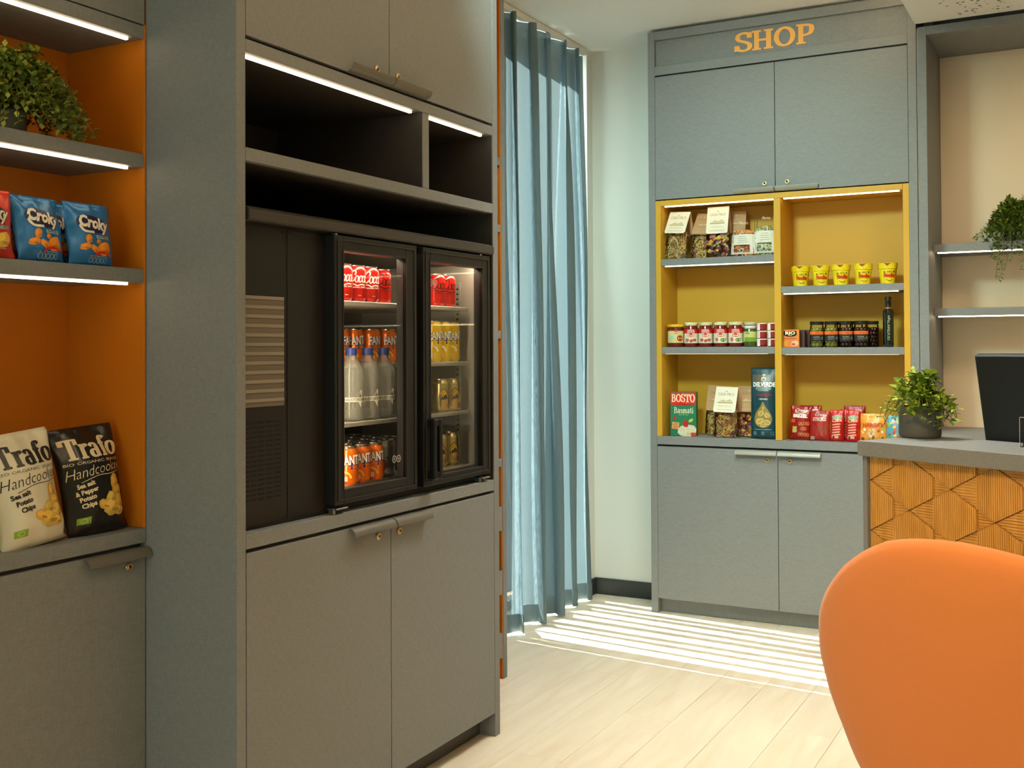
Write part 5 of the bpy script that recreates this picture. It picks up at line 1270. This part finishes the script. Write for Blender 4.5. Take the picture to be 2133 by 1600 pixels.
copy_thing(bz, 'dark red pretzel bag standing behind the first one', (-1.315, 5.67, Z2), 0.0, rotx=-0.08)
p = Print(); p.add(xf(sans('Crocs', 1, 0.02, 0.4), 0.024, 0.019, 0.002, 0.124), (214, 186, 176), 1); p.add(xf(sans('STICKS', 1, 0.04), 0.021, 0.024, 0, 0.098), (222, 196, 186), 1)
rr = random.Random(2)
for k in range(16): x = rr.uniform(-0.03, 0.036); p.add(stroke([(x, rr.uniform(0.02, 0.05)), (x+rr.uniform(-0.012, 0.012), rr.uniform(0.07, 0.094))], 0.0022), (150, 76, 50), 1)
p.add(rect(-0.044, -0.022, 0.004, 0.020), (190, 150, 140), 1)
make_bag('snack_bag', 'red salt-stick bag right of the pretzel bag', 'snack bag', 0.100, 0.150, 0.040, mat('red_film_bag', (168, 36, 30), 0.25, spec=0.6), p, (-1.254, 5.595, Z2), 0.0, 0.12, 0.0, 43, 0.5, 0.0, 0.004, 'red snack bags')
p = Print(); p.add(ell(0.004, 0.120, 0.026, 0.014, 14, 0.1, 0.3, 4), (150, 160, 130), 1)
p.add(xf(sans('Crick', 1, 0.04, 0.2), 0.022, 0.022, 0, 0.096, 0.1), (244, 196, 150), 1)
for k in range(5): p.add(xf(rect(-0.022, 0.020-0.003*(k % 2), 0, 0.006), 1, 1, 0, 0.080-k*0.013, 0.12), (236, 170, 140), 1)
p.add(rect(-0.024, 0.010, 0.014, 0.026), (226, 190, 176), 1)
ra = make_bag('snack_bag', 'narrow bright red snack bag, left of the pair', 'snack bag', 0.070, 0.156, 0.040, RB2, p, (-1.168, 5.592, Z2), 0.0, 0.12, 0.0, 45, 0.5, 0.05, 0.004, 'red snack bags')
copy_thing(ra, 'narrow bright red snack bag, right of the pair', (-1.090, 5.588, Z2), 0.0, rotx=-0.12)
copy_thing(ra, 'narrow red snack bag peeping out between the front pair', (-1.128, 5.650, Z2), 0.0, rotx=-0.06)
copy_thing(bz, 'red bag with a wide top edge behind the narrow pair', (-1.105, 5.72, Z2), 0.0, rotx=-0.0)
p = Print(); p.add(rect(-0.058, 0.058, 0.098, 0.134), (244, 160, 40), 0); p.add(xf(sans('HARIBO', 1, 0.04), 0.026, 0.028, 0.0, 0.074, 0.04), (200, 60, 30), 2)
rr = random.Random(9)
for k in range(34): p.add(ell(rr.uniform(-0.052, 0.052), rr.uniform(0.008, 0.066), rr.uniform(0.005, 0.010), rr.uniform(0.004, 0.008), 8, rr.uniform(0, 3)), rr.choice(((236, 200, 60), (240, 226, 190), (220, 120, 60), (190, 170, 60), (226, 190, 150), (120, 70, 40))), 1)
hb = make_bag('sweets_bag', 'orange and gold sweets bag left of the desk plant', 'sweets bag', 0.126, 0.142, 0.045, mat('orange_film', (236, 150, 60), 0.25, spec=0.6), p, (-0.995, 5.595, Z2), 0.0, 0.12, 0.0, 47, 0.5, 0.0, 0.005)
p = Print()
for k in range(30): p.add(ell(rr.uniform(-0.05, 0.05), rr.uniform(0.01, 0.12), rr.uniform(0.006, 0.012), rr.uniform(0.005, 0.01), 8, rr.uniform(0, 3)), rr.choice(((60, 130, 190), (226, 90, 40), (120, 180, 70), (240, 210, 80), (200, 60, 60))), 1)
make_bag('sweets_bag', 'multicoloured sweets bag mostly hidden behind the desk plant', 'sweets bag', 0.10, 0.135, 0.04, mat('blue_film', (90, 160, 180), 0.25, spec=0.6), p, (-0.890, 5.605, Z2), 0.0, 0.12, 0.0, 49, 0.5, 0.0, 0.004)

# ================================================================== PLANTS
def leaf_mesh(name, L, Wd, col, col2, round_=False):
    vs = [(0, 0, 0), (-Wd*0.38, L*0.25, 0.05*L), (-Wd*0.5, L*0.55, 0.05*L), (-Wd*0.36, L*0.86, 0.0), (0, L, -0.06*L), (Wd*0.36, L*0.86, 0.0), (Wd*0.5, L*0.55, 0.05*L), (Wd*0.38, L*0.25, 0.05*L), (0, L*0.5, -0.02*L)]
    fs = [(0, 8, 1), (1, 8, 2), (2, 8, 3), (3, 8, 4), (4, 8, 5), (5, 8, 6), (6, 8, 7), (7, 8, 0)]
    return color_mesh(name, vs, fs, [s2l(col) if i % 2 else s2l(col2) for i in range(8)], True)
def orient(d, up=Vector((0, 0, 1))):
    y = d.normalized(); x = y.cross(up)
    if x.length < 1e-3: x = Vector((1, 0, 0))
    x.normalize(); z = x.cross(y)
    return Matrix((x, y, z)).transposed()
def foliage(name, stems, leaf_len, cols, seed, step=0.010, lo=1):
    """stems: polylines; opposite leaf pairs along each; one mesh"""
    rr = random.Random(seed); vs = []; fs = []; cl = []
    for st in stems:
        pts = catmull3(st, 5); acc = 0; n = len(pts)
        for i in range(lo, n):
            acc += (pts[i]-pts[i-1]).length
            if acc < step: continue
            acc = 0; t = (pts[i]-pts[i-1]).normalized(); a0 = rr.uniform(0, PI)
            for k in range(2):
                s = t.orthogonal(); s.rotate(Matrix.Rotation(a0+k*PI, 3, t)); d = (s+t*0.5+Vector((0, 0, rr.uniform(-0.1, 0.5)))).normalized()
                L = leaf_len*rr.uniform(0.7, 1.25); M = orient(d); b = len(vs); c = rr.choice(cols); q = rr.uniform(0.8, 1.15); c = s2l(tuple(min(255, x*q) for x in c)); w = L*0.36
                for p in ((0, 0, 0), (-w, L*0.5, 0.08*L), (0, L, -0.1*L), (w, L*0.5, 0.08*L), (0, L*0.5, 0)):
                    vs.append(tuple(pts[i]+M @ Vector(p)))
                fs += [(b, b+4, b+1), (b+1, b+4, b+2), (b+2, b+4, b+3), (b+3, b+4, b)]; cl += [c]*4
    return color_mesh(name, vs, fs, cl)
def catmull3(pts, n):
    out = []; N_ = len(pts); g = lambda k: Vector(pts[max(0, min(N_-1, k))])
    for i in range(N_-1):
        for k in range(n):
            t = k/n; p0, p1, p2, p3 = g(i-1), g(i), g(i+1), g(i+2)
            out.append(0.5*((2*p1)+(p2-p0)*t+(2*p0-5*p1+4*p2-p3)*t*t+(3*p1-p0-3*p2+p3)*t**3))
    out.append(Vector(pts[-1])); return out
def pot(t, r, h, m=POTM):
    t.mesh('pot', autosmooth(lathe('pot', [(r*0.90, 0), (r*0.97, 0.004), (r, 0.014), (r, h-0.003), (r*0.99, h), (r*0.94, h), (r*0.92, h-0.012), (0.0005, h-0.014)], 40, cap=True), 0.7), m)
    t.mesh('soil', lathe('soil', [(r*0.91, h-0.013), (r*0.5, h-0.006), (0.0005, h-0.006)], 16, cap=False), SOIL)
def stem_obj(t, stems, r):
    bm = bmesh.new()
    for st in stems: tube_bm(bm, catmull3(st, 3), r, 4)
    o = t.mesh('stems', from_bm('stems', bm, True), mat('stem_green', (96, 110, 40), 0.6)); o['kind'] = 'stuff'
def bushy(label, loc, r, pr, ph, up, n, leaf, cols, seed, ymax=9, ymin=-9, xmin=-9, xmax=9, drop=0.5, trails=(), gp='plants on the shelves'):
    rr = random.Random(seed); t = Thing('potted_plant', label, 'plant', loc, group=gp); pot(t, pr, ph); stems = []
    for i in range(n):
        a = rr.uniform(0, 2*PI); q = rr.uniform(0.15, 1)**0.6*r; e = up*(1-(q/r)**2*0.75)*rr.uniform(0.75, 1.12)
        b = Vector((math.cos(a)*pr*0.5*rr.random(), math.sin(a)*pr*0.5*rr.random(), ph-0.01))
        x, y = max(xmin, min(xmax, math.cos(a)*q)), max(ymin, min(ymax, math.sin(a)*q))
        end = Vector((x, y, ph+e-drop*up*(q/r)**3*rr.uniform(0.4, 1.9))); end.z = max(0.012, end.z)
        mid = (b+end)/2+Vector((0, 0, up*0.35)); stems.append([b, mid, end])
    stems += [[Vector(p) for p in tr] for tr in trails]
    stem_obj(t, stems, 0.0011); o = t.mesh('foliage', foliage('foliage', stems, leaf, cols, seed, leaf*0.62, 2), LEAF); o['kind'] = 'stuff'
    return t
GC = [(128, 140, 44), (104, 124, 36), (150, 158, 60), (86, 104, 30), (168, 164, 70)]
bushy('bushy small-leaved plant on the top orange shelf', (-2.405, 1.80, 1.9485), 0.190, 0.050, 0.065, 0.165, 520, 0.019, GC, 5, xmax=0.155, xmin=-0.16,
      trails=[((0.05, 0.02, 0.1), (0.11, 0.07, 0.10), (0.13, 0.13, 0.012)), ((0.05, 0.0, 0.1), (0.12, 0.02, 0.09), (0.135, 0.06, 0.014)), ((0.05, 0.05, 0.1), (0.12, 0.12, 0.07), (0.13, 0.17, 0.012))])
tr_ = random.Random(21); trails_ = []
for q_ in range(26):
    x_ = tr_.uniform(-0.12, 0.13); zl = -tr_.uniform(0.02, 0.19)
    trails_.append(((x_*0.3, -0.04, 0.07), (x_*0.9, -0.15+tr_.uniform(-0.01, 0.01), 0.055), (x_+tr_.uniform(-0.03, 0.02), -0.178-tr_.uniform(0, 0.012), zl*0.5), (x_+tr_.uniform(-0.05, 0.03), -0.172, zl)))
trails_ += [((-0.05, -0.04, 0.07), (-0.15, -0.12, 0.06), (-0.20, -0.158, 0.012)), ((-0.05, -0.02, 0.07), (-0.14, -0.08, 0.06), (-0.19, -0.13, 0.014))]
bushy('trailing plant on the upper niche shelf', (-0.335, 5.83, 1.9125), 0.175, 0.050, 0.065, 0.165, 430, 0.019, [(110, 132, 36), (88, 112, 28), (134, 146, 46), (72, 92, 24)], 9, ymax=0.14, ymin=-0.17, trails=trails_)
# desk plant: leaves are separate objects
DP = Thing('potted_plant', 'bright green creeping plant in a grey pot on the desk', 'plant', (-0.555, 4.005, 1.1005))
pot(DP, 0.070, 0.108)
LV = [leaf_mesh('leaf', 0.030, 0.030, (148, 170, 40), (126, 150, 30)), leaf_mesh('leaf', 0.025, 0.024, (176, 190, 66), (154, 172, 48)), leaf_mesh('leaf', 0.033, 0.032, (98, 128, 28), (82, 112, 22)), leaf_mesh('leaf', 0.028, 0.027, (190, 200, 84), (164, 180, 60))]
rr = random.Random(17); stems = []
for i in range(84):
    a = rr.uniform(0, 2*PI); q = 0.135*rr.uniform(0.1, 1)**0.6; e = 0.110*(1-(q/0.135)**2)*rr.uniform(0.6, 1.15)
    b = Vector((math.cos(a)*0.03*rr.random(), math.sin(a)*0.03*rr.random(), 0.098)); hang = -0.10*rr.random() if q > 0.085 else 0
    end = Vector((math.cos(a)*q, math.sin(a)*q, max(0.02, 0.112+e+hang))); mid = (b+end)/2+Vector((0, 0, 0.045+0.02*rr.random()))
    stems.append([b, mid, end])
for (x, y, z) in ((0.062, -0.068, 0.035), (0.080, -0.066, 0.060), (-0.105, 0.0, 0.040), (-0.115, -0.03, 0.062), (0.05, -0.075, 0.05), (0.11, -0.02, 0.06)):
    stems.append([Vector((x*0.4, y*0.4, 0.098)), Vector((x*0.95, y*0.95, 0.125)), Vector((x*1.12, y*1.12, z))])
stem_obj(DP, stems, 0.0012); cnt = 0; rr.shuffle(stems)
for st in stems:
    pts = catmull3(st, 5); n = len(pts)
    for i in range(3, n, 2 if rr.random() < 0.75 else 3):
        t = (pts[min(i+1, n-1)]-pts[i-1]).normalized(); a0 = rr.uniform(0, PI)
        for k in range(2):
            if cnt >= 298: break
            s = t.orthogonal(); s.rotate(Matrix.Rotation(a0+k*PI, 3, t)); d = (s+t*0.45+Vector((0, 0, rr.uniform(-0.1, 0.5)))).normalized()
            pos = pts[i]
            o = new_obj('leaf', rr.choice(LV), LEAF, DP.o); M = orient(d).to_4x4(); M.translation = pos; sc = rr.uniform(0.75, 1.15)
            o.matrix_basis = M @ Matrix.Scale(sc, 4); cnt += 1

rr.shuffle(stems)
o = DP.mesh('foliage', foliage('foliage', stems, 0.021, [(148, 170, 40), (176, 190, 66), (112, 140, 30), (190, 200, 84)], 3, 0.026, 3), LEAF); o['kind'] = 'stuff'

# ================================================================== ON THE DESK
MN = Thing('monitor', 'dark monitor seen from behind at the right picture edge', 'monitor', (-0.704, 3.77, 0.7505), DR)
def dloc(x, y, z): return Vector((x, y, z))
# panel tilted so its top leans towards the visitors
t_ = Matrix.Translation((0.187, 0.42, 0.27)) @ Matrix.Rotation(0.19, 4, 'X')
bm = bmesh.new(); box_bm(bm, 0.0, 0.48, -0.015, 0.015, 0.0, 0.375, 0.006); me = from_bm('screen_housing', bm); me.transform(t_); MN.mesh('screen_housing', me, DARKM)
bm = bmesh.new(); box_bm(bm, 0.006, 0.474, 0.0152, 0.017, 0.008, 0.366, 0); me = from_bm('screen', bm); me.transform(t_); MN.mesh('screen', me, BLACK2)
bm = bmesh.new(); box_bm(bm, 0.20, 0.28, 0.017, 0.10, 0.02, 0.14, 0.006); me = from_bm('stand_arm', bm); me.transform(t_); MN.mesh('stand_arm', me, DARKM)
MN.box('stand_neck', 0.42, 0.48, 0.50, 0.54, 0.0, 0.40, DARKM, 0.004, local=True); MN.box('stand_base', 0.34, 0.56, 0.37, 0.58, 0.0, 0.012, DARKM, 0.003, local=True)
AH = Thing('sign_holder', 'clear acrylic holder with pale edges at the right picture edge', 'sign holder', (-0.704, 3.77, 1.1003), DR)
AH.box('front_sheet', 0.428, 0.578, 0.215, 0.218, 0.0, 0.092, ACRYL, 0, local=True)
AH.box('back_sheet', 0.428, 0.578, 0.275, 0.278, 0.0, 0.115, ACRYL, 0, local=True)
AH.box('foot', 0.428, 0.578, 0.2185, 0.2745, 0.0, 0.003, ACRYL, 0, local=True)
EDG = mat('acrylic_edge', (226, 222, 208), 0.3)
AH.boxes('edge', [(0.4265, 0.4279, 0.215, 0.218, 0, 0.092), (0.4265, 0.4279, 0.275, 0.278, 0, 0.115), (0.4279, 0.578, 0.215, 0.218, 0.0921, 0.0935)], EDG, 0, local=True)
AH.box('dark_reflection', 0.435, 0.571, 0.2190, 0.2200, 0.004, 0.090, mat('dark_reflection_paint', (30, 26, 22), 0.6), 0, local=True)  # dark sheet added for the dark reflection inside the clear holder
